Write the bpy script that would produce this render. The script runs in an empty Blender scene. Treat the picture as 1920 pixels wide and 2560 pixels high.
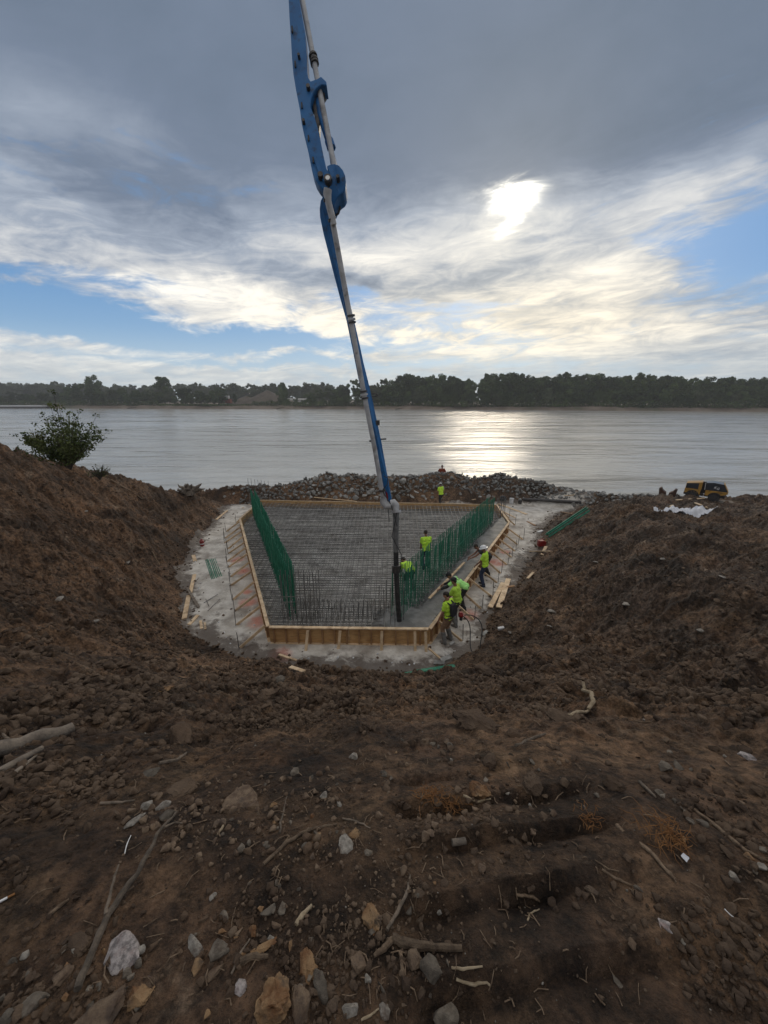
import bpy, bmesh, math, random
import numpy as np
from mathutils import Vector, Matrix, noise as mn
C = bpy.context.scene.collection
SC = bpy.context.scene
R = math.radians
rng = np.random.default_rng(11)
random.seed(5)

# ------------------------------------------------------------------ camera
CAMZ, PITCH, FPX = 7.4, 16.9, 924.0
cd = bpy.data.cameras.new('camera'); cam = bpy.data.objects.new('camera', cd); C.objects.link(cam)
cam.location = (0, 0, CAMZ); cam.rotation_euler = (R(90-PITCH), 0, 0)
cd.sensor_fit = 'HORIZONTAL'; cd.sensor_width = 36; cd.lens = FPX/1920*36
cd.clip_start = .05; cd.clip_end = 9000
SC.camera = cam
CP, SP = math.cos(R(PITCH)), math.sin(R(PITCH))
def ray(px, py):
    u, v = (px-960)/FPX, (py-1280)/FPX
    return Vector((u, CP-v*SP, -SP-v*CP))
def PT(px, py, t): return Vector((0, 0, CAMZ))+ray(px, py)*t
def PZ(px, py, z=0.0):
    d = ray(px, py); return PT(px, py, (z-CAMZ)/d.z)
def PY(px, py, Y):
    d = ray(px, py); return PT(px, py, Y/d.y)

# ------------------------------------------------------------------ world
SUN = ray(1270, 520).normalized()
SUN_EL = math.asin(SUN.z); SUN_AZ = math.atan2(SUN.x, SUN.y)
SC.view_settings.view_transform = 'Standard'; SC.view_settings.look = 'None'
SC.view_settings.exposure = .32; SC.view_settings.gamma = 1
W = bpy.data.worlds.new('World'); SC.world = W; W.use_nodes = True
class NT:
    def __init__(s, tree): s.t = tree; s.n = tree.nodes; s.l = tree.links
    def put(s, sock, v):
        if v is None: return
        if isinstance(v, bpy.types.NodeSocket): s.l.new(v, sock)
        elif isinstance(v, (tuple, list)):
            v = tuple(v)
            if len(sock.default_value) == 4 and len(v) == 3: v += (1,)
            sock.default_value = v
        else: sock.default_value = v
    def m(s, op, a, b=None, c=None, clamp=False):
        n = s.n.new('ShaderNodeMath'); n.operation = op; n.use_clamp = clamp
        s.put(n.inputs[0], a); s.put(n.inputs[1], b)
        if c is not None: s.put(n.inputs[2], c)
        return n.outputs[0]
    def vm(s, op, a, b=None):
        n = s.n.new('ShaderNodeVectorMath'); n.operation = op
        s.put(n.inputs[0], a); s.put(n.inputs[1], b)
        return n.outputs[1] if op in ('DOT_PRODUCT', 'LENGTH') else n.outputs[0]
    def xyz(s, v):
        n = s.n.new('ShaderNodeSeparateXYZ'); s.l.new(v, n.inputs[0]); return n.outputs
    def vec(s, x, y, z=0.0):
        n = s.n.new('ShaderNodeCombineXYZ'); s.put(n.inputs[0], x); s.put(n.inputs[1], y); s.put(n.inputs[2], z); return n.outputs[0]
    def noise(s, v, scale=5, detail=4, rough=.5, dist=0.0):
        n = s.n.new('ShaderNodeTexNoise'); s.put(n.inputs['Vector'], v); n.inputs['Scale'].default_value = scale
        n.inputs['Detail'].default_value = detail; n.inputs['Roughness'].default_value = rough; n.inputs['Distortion'].default_value = dist
        return n.outputs
    def ss(s, x, a, b):
        n = s.n.new('ShaderNodeMapRange'); n.interpolation_type = 'SMOOTHSTEP'
        s.put(n.inputs[0], x); n.inputs[1].default_value = a; n.inputs[2].default_value = b
        return n.outputs[0]
    def mix(s, f, a, b, blend='MIX'):
        n = s.n.new('ShaderNodeMix'); n.data_type = 'RGBA'; n.blend_type = blend
        s.put(n.inputs[0], f); s.put(n.inputs[6], a); s.put(n.inputs[7], b); return n.outputs[2]
    def ramp(s, f, stops):
        n = s.n.new('ShaderNodeValToRGB'); s.put(n.inputs[0], f); e = n.color_ramp.elements
        for i, (p, c) in enumerate(stops):
            q = e[i] if i < 2 else e.new(p)
            q.position = p; q.color = tuple(c)+(1,)
        return n.outputs[0]
def build_world():
    T = NT(W.node_tree)
    bg = T.n['Background']
    co = T.n.new('ShaderNodeTexCoord').outputs['Generated']
    d = T.vm('NORMALIZE', co)
    sky = T.n.new('ShaderNodeTexSky'); sky.sky_type = 'NISHITA'; sky.sun_disc = False
    sky.sun_elevation = SUN_EL; sky.sun_rotation = SUN_AZ; sky.altitude = 200; sky.dust_density = 1.5
    x, y, z = T.xyz(d)
    az = T.m('MULTIPLY', T.m('ARCTAN2', x, y), 57.2958); el = T.m('MULTIPLY', T.m('ARCSINE', z), 57.2958)
    # cloud-layer coordinates: a flat deck seen in perspective
    zz = T.m('ADD', T.m('MAXIMUM', z, 0.0), .10)
    cx = T.m('DIVIDE', x, zz); cy = T.m('DIVIDE', y, zz)
    deck = T.vec(T.m('MULTIPLY', cx, .8), T.m('ADD', cy, T.m('MULTIPLY', cx, .25)), 0.0)
    n1 = T.noise(deck, 1.1, 7, .55, .6); n2 = T.noise(deck, 3.0, 10, .62, .9)
    n3 = T.noise(T.vec(T.m('MULTIPLY', az, .055), T.m('MULTIPLY_ADD', el, .20, T.m('MULTIPLY', az, .012))), 1.0, 10, .62, .9)
    n4 = T.noise(T.vec(T.m('MULTIPLY', az, .10), T.m('MULTIPLY_ADD', el, .42, T.m('MULTIPLY', az, -.03))), 1.3, 10, .66, 1.4)
    n0 = T.noise(T.vec(T.m('MULTIPLY', az, .05), T.m('MULTIPLY', el, .07)), 1.0, 8, .6, .5)
    wx, wy, wz = T.xyz(n0[1])
    az2 = T.m('ADD', az, T.m('MULTIPLY', T.m('SUBTRACT', wx, .5), 20.0))
    el2 = T.m('ADD', el, T.m('MULTIPLY', T.m('SUBTRACT', wy, .5), 9.0))
    def ae(px, py):
        v = ray(px, py).normalized(); return math.degrees(math.atan2(v.x, v.y)), math.degrees(math.asin(v.z))
    def blob(px, py, sx, sy, amp, rot=0, A=az2, E=el2):
        a0, e0 = ae(px, py); a1, _ = ae(px+sx, py); _, e1 = ae(px, py-sy)
        sa, se = abs(a1-a0), abs(e1-e0); c, s_ = math.cos(R(rot)), math.sin(R(rot))
        da = T.m('SUBTRACT', A, a0); de = T.m('SUBTRACT', E, e0)
        p = T.m('MULTIPLY_ADD', da, c/sa, T.m('MULTIPLY', de, s_/sa)); q = T.m('MULTIPLY_ADD', de, c/se, T.m('MULTIPLY', da, -s_/se))
        r2 = T.m('ADD', T.m('MULTIPLY', p, p), T.m('MULTIPLY', q, q))
        return T.m('MULTIPLY', T.m('EXPONENT', T.m('MULTIPLY', r2, -1.0)), amp)
    def total(base, L):
        o = base
        for b in L: o = T.m('ADD', o, blob(*b))
        return o
    lowf = T.ss(el, 32.0, 12.0)
    # brightness of the cloud sheet (0 dark grey .. 1 white)
    Lf = total(T.m('MULTIPLY', T.m('SUBTRACT', n1[0], .5), .50), [
        (60, 230, 330, 120, .16), (40, 430, 230, 80, .22, -25), (60, 620, 250, 60, .02), (420, 690, 300, 45, .22, -8),
        (330, 500, 230, 70, -.10), (800, 300, 380, 150, -.04), (1560, 330, 400, 110, -.12), (1450, 60, 420, 150, -.05), (600, 560, 160, 60, -.06),
        (1330, 545, 420, 80, .20), (1700, 500, 300, 80, .22, 16), (1250, 540, 170, 90, .10),
        (860, 620, 260, 62, .30), (1040, 660, 260, 40, .14), (700, 800, 330, 48, .30), (480, 730, 200, 30, .22),
        (1560, 640, 220, 60, .16), (1350, 730, 300, 50, .24), (1500, 850, 420, 60, .22), (1060, 860, 600, 60, .26), (300, 900, 600, 60, .24),
        (980, 715, 250, 26, -.10), (250, 775, 300, 40, .05), (1250, 800, 600, 60, .10), (500, 860, 500, 40, .12)])
    Lf = T.m('ADD', Lf, T.m('MULTIPLY', T.m('SUBTRACT', n2[0], .5), T.m('MULTIPLY_ADD', lowf, .30, .20)))
    Lf = T.m('ADD', Lf, T.m('MULTIPLY', T.m('MULTIPLY', T.m('SUBTRACT', n4[0], .5), .70), lowf))
    Lf = T.m('ADD', Lf, T.m('MULTIPLY_ADD', lowf, .33, .18))
    # opacity of the sheet (holes show blue)
    Af = T.m('ADD', T.m('MULTIPLY', T.m('SUBTRACT', n3[0], .5), 2.2), T.m('MULTIPLY', T.m('SUBTRACT', n4[0], .5), 1.6))
    Af = total(Af, [
        (130, 755, 420, 62, -1.5, -3), (520, 850, 460, 22, -1.1), (700, 905, 500, 12, -.7), (330, 700, 160, 22, -.7), (560, 790, 170, 26, .7), (90, 715, 60, 20, .9), (1900, 620, 210, 90, -.95, 20), (1720, 680, 160, 45, -.5, 14), (1080, 768, 260, 15, -.6), (1000, 690, 330, 60, .45), (1130, 700, 330, 60, .7),
        (900, 745, 60, 24, -.8), (1000, 800, 200, 12, -.4), (800, 170, 1800, 330, 1.4), (1270, 500, 420, 100, .9), (250, 600, 520, 90, .75), (900, 600, 300, 80, .4), (1450, 740, 260, 60, .4), (1600, 850, 400, 40, .4), (520, 740, 260, 36, .35)])
    Af = T.m('ADD', Af, .85)
    A = T.ss(Af, .15, 1.05)
    col = T.ramp(Lf, [(0.0, (.105, .142, .195)), (.25, (.155, .195, .265)), (.5, (.30, .345, .42)), (.75, (.58, .59, .60)), (1.0, (.93, .90, .83))])
    # the deck glows warm round the sun
    sd = T.m('ARCCOSINE', T.m('MINIMUM', T.vm('DOT_PRODUCT', d, tuple(SUN)), .99999))
    sdeg = T.m('MULTIPLY', sd, 57.2958)
    halo = T.m('EXPONENT', T.m('MULTIPLY', T.m('POWER', T.m('DIVIDE', sdeg, 4.6), 1.0), -1))
    halo = T.m('ADD', T.m('MULTIPLY', halo, T.m('ADD', .15, T.ss(Lf, .15, .9))), T.m('MULTIPLY', T.m('EXPONENT', T.m('MULTIPLY', T.m('POWER', T.m('DIVIDE', sdeg, 15.0), 2), -1)), .13))
    warm = blob(1230, 820, 800, 150, 1.0, 0, az, el)
    col = T.mix(T.m('MULTIPLY', warm, .55), col, T.mix(1.0, col, (1.22, 1.06, .78), 'MULTIPLY'))
    skyc = T.vm('MULTIPLY', sky.outputs[0], (.062, .072, .086))
    base = T.mix(T.m('MULTIPLY', T.ss(el, 15.0, 0.0), .5), T.mix(.80, skyc, (.11, .26, .50)), (.46, .63, .72))
    c = T.mix(A, base, col)
    c = T.mix(T.m('MULTIPLY', T.ss(el, 9.0, 0.0), .55), c, (.68, .74, .74))
    add = T.vm('MULTIPLY', T.vec(halo, halo, halo), (.40, .34, .22))
    c = T.vm('ADD', c, add)
    az3 = T.m('ADD', az, T.m('MULTIPLY', T.m('SUBTRACT', n2[0], .5), 9.0)); el3 = T.m('ADD', el, T.m('MULTIPLY', T.m('SUBTRACT', T.xyz(n2[1])[1], .5), 6.0))
    core = T.m('ADD', blob(1278, 500, 52, 28, 1.0, 6, az3, el3), blob(1262, 556, 17, 26, .55, 0, az3, el3))
    core = T.m('MULTIPLY', T.m('POWER', T.m('MAXIMUM', core, 0.0), 1.3), 2.6)
    c = T.vm('ADD', c, T.vm('MULTIPLY', T.vec(core, core, core), (1.0, .92, .74)))
    # unseen sky behind the camera: even grey, raised to light camera-facing sides
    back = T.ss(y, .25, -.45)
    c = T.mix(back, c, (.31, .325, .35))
    c = T.mix(T.ss(el, 42.0, 60.0), c, (.58, .56, .53))   # unseen sky overhead, brightened to light floor and soil tops
    c = T.mix(T.ss(z, -.02, -.12), c, (.05, .045, .04))
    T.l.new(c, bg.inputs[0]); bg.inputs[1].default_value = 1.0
    W.cycles.sampling_method = 'MANUAL'; W.cycles.sample_map_resolution = 1024
build_world()
sl = bpy.data.lights.new('sun', 'SUN'); so = bpy.data.objects.new('sun', sl); C.objects.link(so)
sl.energy = .5; sl.angle = R(11); sl.color = (1, .86, .66)
so.rotation_euler = Vector(SUN).to_track_quat('Z', 'Y').to_euler()

# ------------------------------------------------------------------ helpers
def tag(o, label=None, cat=None, group=None, kind=None):
    if label: o['label'] = label
    if cat: o['category'] = cat
    if group: o['group'] = group
    if kind: o['kind'] = kind
    return o
def empty(name, loc, label, cat, group=None, rz=0):
    o = bpy.data.objects.new(name, None); C.objects.link(o); o.location = loc; o.rotation_euler = (0, 0, rz)
    o.empty_display_size = .2
    return tag(o, label, cat, group)
def link(name, me, m=None, parent=None, loc=None, world=True):
    o = bpy.data.objects.new(name, me); C.objects.link(o)
    if m: me.materials.append(m)
    if parent:
        o.parent = parent
        if world: o.matrix_parent_inverse = parent_mat(parent).inverted()
    if loc is not None: o.location = loc
    return o
def parent_mat(o):
    m = Matrix.LocRotScale(o.location, o.rotation_euler, o.scale)
    return parent_mat(o.parent) @ o.matrix_parent_inverse @ m if o.parent else m
def npmesh(name, V, F, smooth=False):
    V = np.asarray(V, np.float32); F = np.asarray(F, np.int32)
    me = bpy.data.meshes.new(name); me.vertices.add(len(V)); me.vertices.foreach_set('co', V.ravel())
    n, k = F.shape
    me.loops.add(n*k); me.loops.foreach_set('vertex_index', F.ravel())
    me.polygons.add(n); me.polygons.foreach_set('loop_start', np.arange(0, n*k, k, dtype=np.int32))
    try: me.polygons.foreach_set('loop_total', np.full(n, k, np.int32))
    except Exception: pass
    me.polygons.foreach_set('use_smooth', np.full(n, smooth, bool))
    me.update(calc_edges=True); return me
class MB:
    """collects boxes, bars and tubes into one mesh"""
    def __init__(s): s.v = []; s.f = []
    def add(s, V, F):
        k = len(s.v); s.v += [tuple(p) for p in V]; s.f += [tuple(i+k for i in f) for f in F]; return s
    def bar(s, a, b, w, h, up=(0, 0, 1)):
        """box beam from a to b, w across, h along up"""
        a, b = Vector(a), Vector(b); d = (b-a).normalized(); u = Vector(up); r = d.cross(u)
        if r.length < 1e-4: r = d.cross(Vector((1, 0, 0)))
        r.normalize(); u = r.cross(d).normalized(); r *= w/2; u *= h/2
        V = [p+i*r+j*u for p in (a, b) for i, j in ((-1, -1), (1, -1), (1, 1), (-1, 1))]
        return s.add(V, [(3, 2, 1, 0), (4, 5, 6, 7), (0, 1, 5, 4), (1, 2, 6, 5), (2, 3, 7, 6), (3, 0, 4, 7)])
    def tube(s, P, rad, n=8, caps=True):
        P = [Vector(p) for p in P]; m = len(P)
        rad = rad if hasattr(rad, '__len__') else [rad]*m
        V = []; F = []; prev = None
        for i, p in enumerate(P):
            d = (P[min(i+1, m-1)]-P[max(i-1, 0)]).normalized()
            if prev is None: r = d.orthogonal().normalized()
            else:
                r = prev-d*prev.dot(d); r = r.normalized() if r.length > 1e-5 else d.orthogonal().normalized()
            prev = r; u = d.cross(r)
            for k in range(n):
                a = 2*math.pi*k/n; V.append(p+(r*math.cos(a)+u*math.sin(a))*rad[i])
        for i in range(m-1):
            for k in range(n):
                k2 = (k+1) % n; F.append((i*n+k, i*n+k2, (i+1)*n+k2, (i+1)*n+k))
        if caps: F.append(tuple(range(n-1, -1, -1))); F.append(tuple((m-1)*n+k for k in range(n)))
        return s.add(V, F)
    def prism(s, pts, off):
        """outline pts (3D) pushed through by off"""
        k = len(pts); pts = [Vector(p) for p in pts]; off = Vector(off)
        return s.add([p-off*.5 for p in pts]+[p+off*.5 for p in pts],
                     [tuple(range(k-1, -1, -1)), tuple(range(k, 2*k))]+[(i, (i+1) % k, k+(i+1) % k, k+i) for i in range(k)])
    def mesh(s, name, smooth=False, bevel=0):
        me = bpy.data.meshes.new(name); me.from_pydata(s.v, [], s.f)
        bm = bmesh.new(); bm.from_mesh(me)
        if bevel: bmesh.ops.bevel(bm, geom=bm.edges[:], offset=bevel, segments=1, affect='EDGES', clamp_overlap=True)
        bmesh.ops.recalc_face_normals(bm, faces=bm.faces[:]); bm.to_mesh(me); bm.free()
        if smooth:
            me.polygons.foreach_set('use_smooth', np.ones(len(me.polygons), bool))
            try: me.set_sharp_from_angle(angle=R(40))
            except Exception: pass
        me.update(); return me
    def build(s, name, m, parent=None, smooth=False, bevel=0): return link(name, s.mesh(name, smooth, bevel), m, parent)

# ------------------------------------------------------------------ materials
def mat(name, c1, c2=None, scale=6, rough=.8, bump=0.0, bscale=None, metal=0, coord='pos', detail=5, spec=.5, lo=.35, hi=.65, c3=None, s3=2, rnd=0.0, stretch=None, bdist=.02):
    m = bpy.data.materials.new(name); m.use_nodes = True; T = NT(m.node_tree); b = T.n['Principled BSDF']
    co = T.n.new('ShaderNodeNewGeometry').outputs['Position'] if coord == 'pos' else T.n.new('ShaderNodeTexCoord').outputs['Object']
    if stretch: co = T.vm('MULTIPLY', co, stretch)
    c = tuple(c1)+(1,)
    if c2: c = T.mix(T.ss(T.noise(co, scale, detail, .6)[0], lo, hi), c1, c2)
    if c3: c = T.mix(T.ss(T.noise(T.vm('ADD', co, (7.3, 2.2, 5.1)), s3, 6, .62)[0], .5, .72), c, c3)
    if rnd:
        r = T.n.new('ShaderNodeObjectInfo').outputs['Random']
        k = T.m('MULTIPLY_ADD', r, 2*rnd, 1-rnd); c = T.vm('MULTIPLY', c if isinstance(c, bpy.types.NodeSocket) else tuple(c[:3]), T.vec(k, k, k))
    T.put(b.inputs['Base Color'], c); b.inputs['Roughness'].default_value = rough; b.inputs['Metallic'].default_value = metal
    b.inputs['Specular IOR Level'].default_value = spec
    if bump:
        n = T.n.new('ShaderNodeBump'); n.inputs['Strength'].default_value = bump; n.inputs['Distance'].default_value = bdist
        T.l.new(T.noise(co, bscale or scale*3, 6, .65)[0], n.inputs['Height']); T.l.new(n.outputs[0], b.inputs['Normal'])
    return m
M = {}
def soil_mat(name='soil', kind=0):
    m = bpy.data.materials.new(name); m.use_nodes = True; T = NT(m.node_tree); b = T.n['Principled BSDF']
    co = T.n.new('ShaderNodeNewGeometry').outputs['Position']
    x, y, z = T.xyz(co)
    big = T.noise(co, .35, 6, .6, .4)[0]; mid = T.noise(co, 2.2, 8, .65, .3)[0]; fine = T.noise(co, 24, 7, .7)[0]; vf = T.noise(co, 120, 3, .6)[0]
    c = T.ramp(mid, [(.28, (.034, .023, .017)), (.44, (.070, .047, .034)), (.58, (.102, .071, .050)), (.75, (.17, .125, .09))])
    left = T.ss(T.m('ADD', x, T.m('MULTIPLY', T.m('SUBTRACT', big, .5), 9)), -2.0, -8.5)
    c = T.mix(T.m('MULTIPLY', left, T.ss(mid, .35, .7)), c, (.066, .041, .027))
    right = T.ss(T.m('ADD', x, T.m('MULTIPLY', T.m('SUBTRACT', big, .5), 9)), 2.5, 9)
    c = T.mix(T.m('MULTIPLY', right, T.ss(big, .3, .62)), c, (.060, .048, .043))
    c = T.mix(T.m('MULTIPLY', T.ss(T.noise(co, .9, 7, .7, .6)[0], .56, .70), .55), c, (.12, .070, .042))
    c = T.mix(T.m('MULTIPLY', T.ss(T.noise(T.vm('ADD', co, (3, 9, 1)), .7, 7, .7, .3)[0], .55, .7), .5), c, (.050, .040, .037))
    c = T.mix(T.ss(fine, .60, .80), c, (.19, .155, .125))
    c = T.mix(T.m('MULTIPLY', T.ss(fine, .45, .28), .6), c, (.036, .027, .022))
    c = T.mix(T.m('MULTIPLY', T.ss(T.noise(T.vm('ADD', co, (31, 4, 7)), 1.6, 9, .72, .4)[0], .57, .68), .6), c, (.17, .145, .125))
    c = T.mix(1.0, c, (1.66, 1.45, 1.18), 'MULTIPLY')
    q = T.noise(T.vm('ADD', co, (2, 8, 6)), 10, 8, .78)[0]; qk = T.m('MULTIPLY_ADD', T.ss(q, .36, .66), 1.35, .30); c = T.vm('MULTIPLY', c, T.vec(qk, qk, qk))
    pt = T.noise(T.vm('ADD', co, (5, 17, 3)), .55, 9, .68, .8)[0]; pk = T.m('MULTIPLY_ADD', T.ss(pt, .36, .66), 1.15, .38)
    c = T.vm('MULTIPLY', c, T.vec(pk, pk, pk))
    T.l.new(c, b.inputs['Base Color'])
    T.l.new(T.m('MULTIPLY_ADD', mid, .35, .62), b.inputs['Roughness']); b.inputs['Specular IOR Level'].default_value = .32
    h = T.m('ADD', T.m('MULTIPLY', fine, .055), T.m('MULTIPLY', vf, .010)); h = T.m('ADD', h, T.m('MULTIPLY', T.noise(co, 5, 8, .7)[0], .11))
    n = T.n.new('ShaderNodeBump'); n.inputs['Strength'].default_value = 1.0; n.inputs['Distance'].default_value = 1.0
    T.l.new(h, n.inputs['Height']); T.l.new(n.outputs[0], b.inputs['Normal'])
    return m
M['soil'] = soil_mat()
M['clod'] = mat('clod_soil', (.060, .040, .028), (.15, .105, .072), 3, .92, .8, 40, c3=(.13, .085, .055), s3=1.1, spec=.25)
M['stone'] = mat('stone', (.095, .076, .057), (.17, .142, .11), 30, .8, .8, 90, c3=(.07, .048, .034), s3=22, rnd=.35, bdist=.01)
M['stone_br'] = mat('brown_stone', (.085, .052, .032), (.18, .125, .08), 26, .8, .8, 80, c3=(.07, .048, .034), s3=20, rnd=.3, bdist=.01)
M['rust'] = mat('rusty_stone', (.15, .065, .022), (.32, .20, .10), 16, .8, 1.0, 50, c3=(.06, .042, .030), s3=20, bdist=.012)
M['stone_wh'] = mat('pale_stone', (.17, .15, .125), (.32, .29, .25), 55, .7, .7, 120, c3=(.09, .062, .045), s3=26, bdist=.008)
M['granite'] = mat('granite', (.12, .105, .10), (.42, .37, .35), 60, .62, .7, 130, c3=(.30, .21, .19), s3=18, bdist=.008)
M['riprap'] = mat('riprap', (.20, .195, .18), (.36, .35, .33), 5, .85, .6, 14, rnd=.35, coord='pos', spec=.3)
M['floor'] = mat('pit_floor', (.44, .40, .35), (.68, .64, .58), 1.8, .85, .8, 9, c3=(.27, .235, .20), s3=.9, detail=10, bdist=.04)
M['form'] = mat('plywood', (.50, .29, .12), (.62, .39, .18), 3.5, .7, .2, 20, stretch=(1, 1, 4), c3=(.27, .15, .07), s3=1.5)
M['lumber'] = mat('lumber', (.56, .39, .23), (.72, .55, .36), 5, .7, .2, 30, c3=(.30, .20, .12), s3=2.5, rnd=.15)
M['stud'] = mat('stud_lumber', (.28, .15, .07), (.40, .24, .12), 5, .75, .2, 30)
M['oldwood'] = mat('weathered_wood', (.12, .095, .075), (.22, .18, .14), 12, .8, .6, 50, rnd=.25)
M['stickgrey'] = mat('grey_stick', (.10, .078, .058), (.20, .155, .115), 30, .85, .6, 110, rnd=.3)
M['stick'] = mat('stick_bark', (.10, .065, .04), (.20, .14, .09), 40, .85, .6, 120, rnd=.35)
M['paleroot'] = mat('pale_root', (.24, .18, .11), (.38, .30, .20), 30, .8, .4, 80)
M['orangeroot'] = mat('orange_root', (.20, .085, .025), (.30, .14, .045), 30, .8, .4, 80)
M['rebar'] = mat('dark_rebar', (.10, .098, .095), (.25, .245, .24), 3, .6, .3, 60, c3=(.13, .115, .10), s3=1, spec=.3)
M['grebar'] = mat('green_epoxy', (.022, .155, .095), (.05, .25, .16), 4, .55, 0, metal=0, spec=.3)
M['concrete'] = mat('wet_concrete', (.13, .13, .12), (.22, .215, .205), 2.2, .62, .4, 7, spec=.5, bdist=.03, c3=(.13, .125, .12), s3=4)
M['base'] = mat('mud_slab', (.40, .385, .36), (.70, .68, .65), 3.5, .7, .6, 11, c3=(.10, .09, .085), s3=1.2, bdist=.05)
M['blue'] = mat('blue_paint', (.018, .125, .33), (.024, .16, .40), 1.5, .55, 0, spec=.4, c3=(.03, .06, .12), s3=5)
M['dsteel'] = mat('dark_steel', (.05, .05, .052), (.10, .09, .085), 12, .5, .2, 40, metal=.4)
M['pipe'] = mat('grey_pipe', (.36, .36, .37), (.52, .52, .52), 3, .5, .2, 30, c3=(.18, .165, .15), s3=3.5)
M['hosegrey'] = mat('grey_hose', (.13, .13, .13), (.22, .22, .215), 4, .6, .3, 30)
M['rod'] = mat('cylinder_rod', (.5, .5, .52), None, rough=.2, metal=.9)
M['rubber'] = mat('rubber', (.022, .022, .024), (.05, .05, .05), 10, .6, .2, 40)
M['red'] = mat('red_plastic', (.28, .016, .014), (.20, .015, .013), 10, .4)
M['white'] = mat('white_plastic', (.72, .72, .72), (.55, .55, .55), 8, .5)
M['tarp'] = mat('white_sheet', (.75, .76, .80), (.60, .61, .66), 2, .6)
M['yellow'] = mat('yellow_paint', (.50, .27, .05), (.40, .22, .05), 4, .45, c3=(.20, .11, .03), s3=3)
M['hood'] = mat('dark_hood', (.035, .042, .052), (.055, .06, .07), 4, .3)
M['letter'] = mat('white_letter', (.75, .75, .75), rough=.6)
M['skin'] = mat('skin', (.34, .17, .11), (.40, .21, .14), 8, .55)
M['skin_dk'] = mat('tanned_skin', (.22, .10, .065), (.26, .13, .085), 8, .55)
M['neon'] = mat('neon_yellow_cloth', (.52, .86, .05), (.60, .93, .08), 9, .85, .6, 14, bdist=.03)
M['neon_g'] = mat('neon_green_cloth', (.38, .82, .22), (.45, .90, .28), 9, .85, .6, 14, bdist=.03)
M['neon_o'] = mat('olive_neon_cloth', (.44, .70, .06), (.52, .80, .09), 9, .85, .6, 14, bdist=.03)
M['jeans'] = mat('blue_denim', (.02, .03, .065), (.035, .05, .10), 14, .9, .5, 30)
M['dark'] = mat('dark_cloth', (.018, .018, .02), (.035, .035, .037), 10, .9, .4, 20)
M['khaki'] = mat('khaki_cloth', (.23, .14, .085), (.30, .19, .12), 10, .9, .4, 20)
M['boot'] = mat('grey_rubber_boot', (.12, .12, .115), (.19, .185, .18), 14, .6)
M['hair'] = mat('dark_hair', (.02, .014, .01), (.04, .03, .02), 60, .7)
M['hardhat'] = mat('white_hardhat', (.78, .78, .78), rough=.3)
M['redcloth'] = mat('dull_red_cloth', (.22, .045, .02), (.26, .06, .03), 10, .9)
M['paint_or'] = mat('orange_marking', (.60, .17, .10), (.42, .30, .26), 3, .85)

def floor_extras():
    m = M['floor']; T = NT(m.node_tree); b = T.n['Principled BSDF']; src = b.inputs['Base Color'].links[0].from_socket
    def at(n): q = T.n.new('ShaderNodeAttribute'); q.attribute_name = n; return q.outputs['Fac']
    co = T.n.new('ShaderNodeNewGeometry').outputs['Position']; nz = T.noise(co, 3.2, 8, .7, .5)[0]
    d = T.ss(T.m('ADD', at('dirt'), T.m('MULTIPLY', T.m('SUBTRACT', nz, .5), 2.2)), .45, 1.05)
    p = T.ss(T.m('ADD', at('paint'), T.m('MULTIPLY', T.m('SUBTRACT', nz, .5), 1.2)), .35, 1.1)
    c = T.mix(T.m('MULTIPLY', p, .75), src, (.62, .20, .13)); c = T.mix(T.m('MULTIPLY', d, .85), c, (.085, .062, .047))
    sp = T.ss(T.noise(co, 14, 6, .7)[0], .60, .72); c = T.mix(T.m('MULTIPLY', sp, .6), c, (.15, .125, .105))
    T.l.new(c, b.inputs['Base Color'])
floor_extras()
# ------------------------------------------------------------------ noise in numpy
_perm = np.random.default_rng(3).permutation(4096).astype(np.int64)
_ang = np.random.default_rng(4).random(4096)*2*np.pi
_gx, _gy = np.cos(_ang), np.sin(_ang)
def perlin(x, y):
    xi = np.floor(x).astype(np.int64); yi = np.floor(y).astype(np.int64); xf = x-xi; yf = y-yi
    u = xf*xf*xf*(xf*(xf*6-15)+10); v = yf*yf*yf*(yf*(yf*6-15)+10)
    def g(ix, iy, fx, fy):
        h = _perm[(_perm[ix & 4095]+iy) & 4095]; return _gx[h]*fx+_gy[h]*fy
    a = g(xi, yi, xf, yf); b = g(xi+1, yi, xf-1, yf); c = g(xi, yi+1, xf, yf-1); d = g(xi+1, yi+1, xf-1, yf-1)
    return (a+(b-a)*u)*(1-v)+(c+(d-c)*u)*v
def fbm(x, y, f, octv=4, gain=.5):
    o = 0; a = 1
    for i in range(octv): o = o+a*perlin(x*f+i*17.3, y*f-i*9.7); f *= 2.03; a *= gain
    return o
def billow(x, y, f, octv=3, gain=.5):
    o = 0; a = 1
    for i in range(octv): o = o+a*(np.abs(perlin(x*f+i*31.3, y*f+i*7.7))*2-.45); f *= 2.1; a *= gain
    return o
def sst(x, a, b):
    t = np.clip((x-a)/(b-a), 0, 1); return t*t*(3-2*t)
PIT = [(-2.95, 8.9), (-.67, 8.6), (1.6, 8.75), (2.75, 9.6), (3.5, 11.0), (4.5, 12.6), (6.5, 15.5), (8.4, 18.6), (9.4, 20.8), (11.5, 23.4), (15, 25.5), (14.5, 27.2),
       (-12, 27.0), (-11.2, 24.5), (-10.2, 18), (-9.2, 15), (-7.9, 12.8), (-6.8, 10.9), (-5.2, 9.7)]
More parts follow.
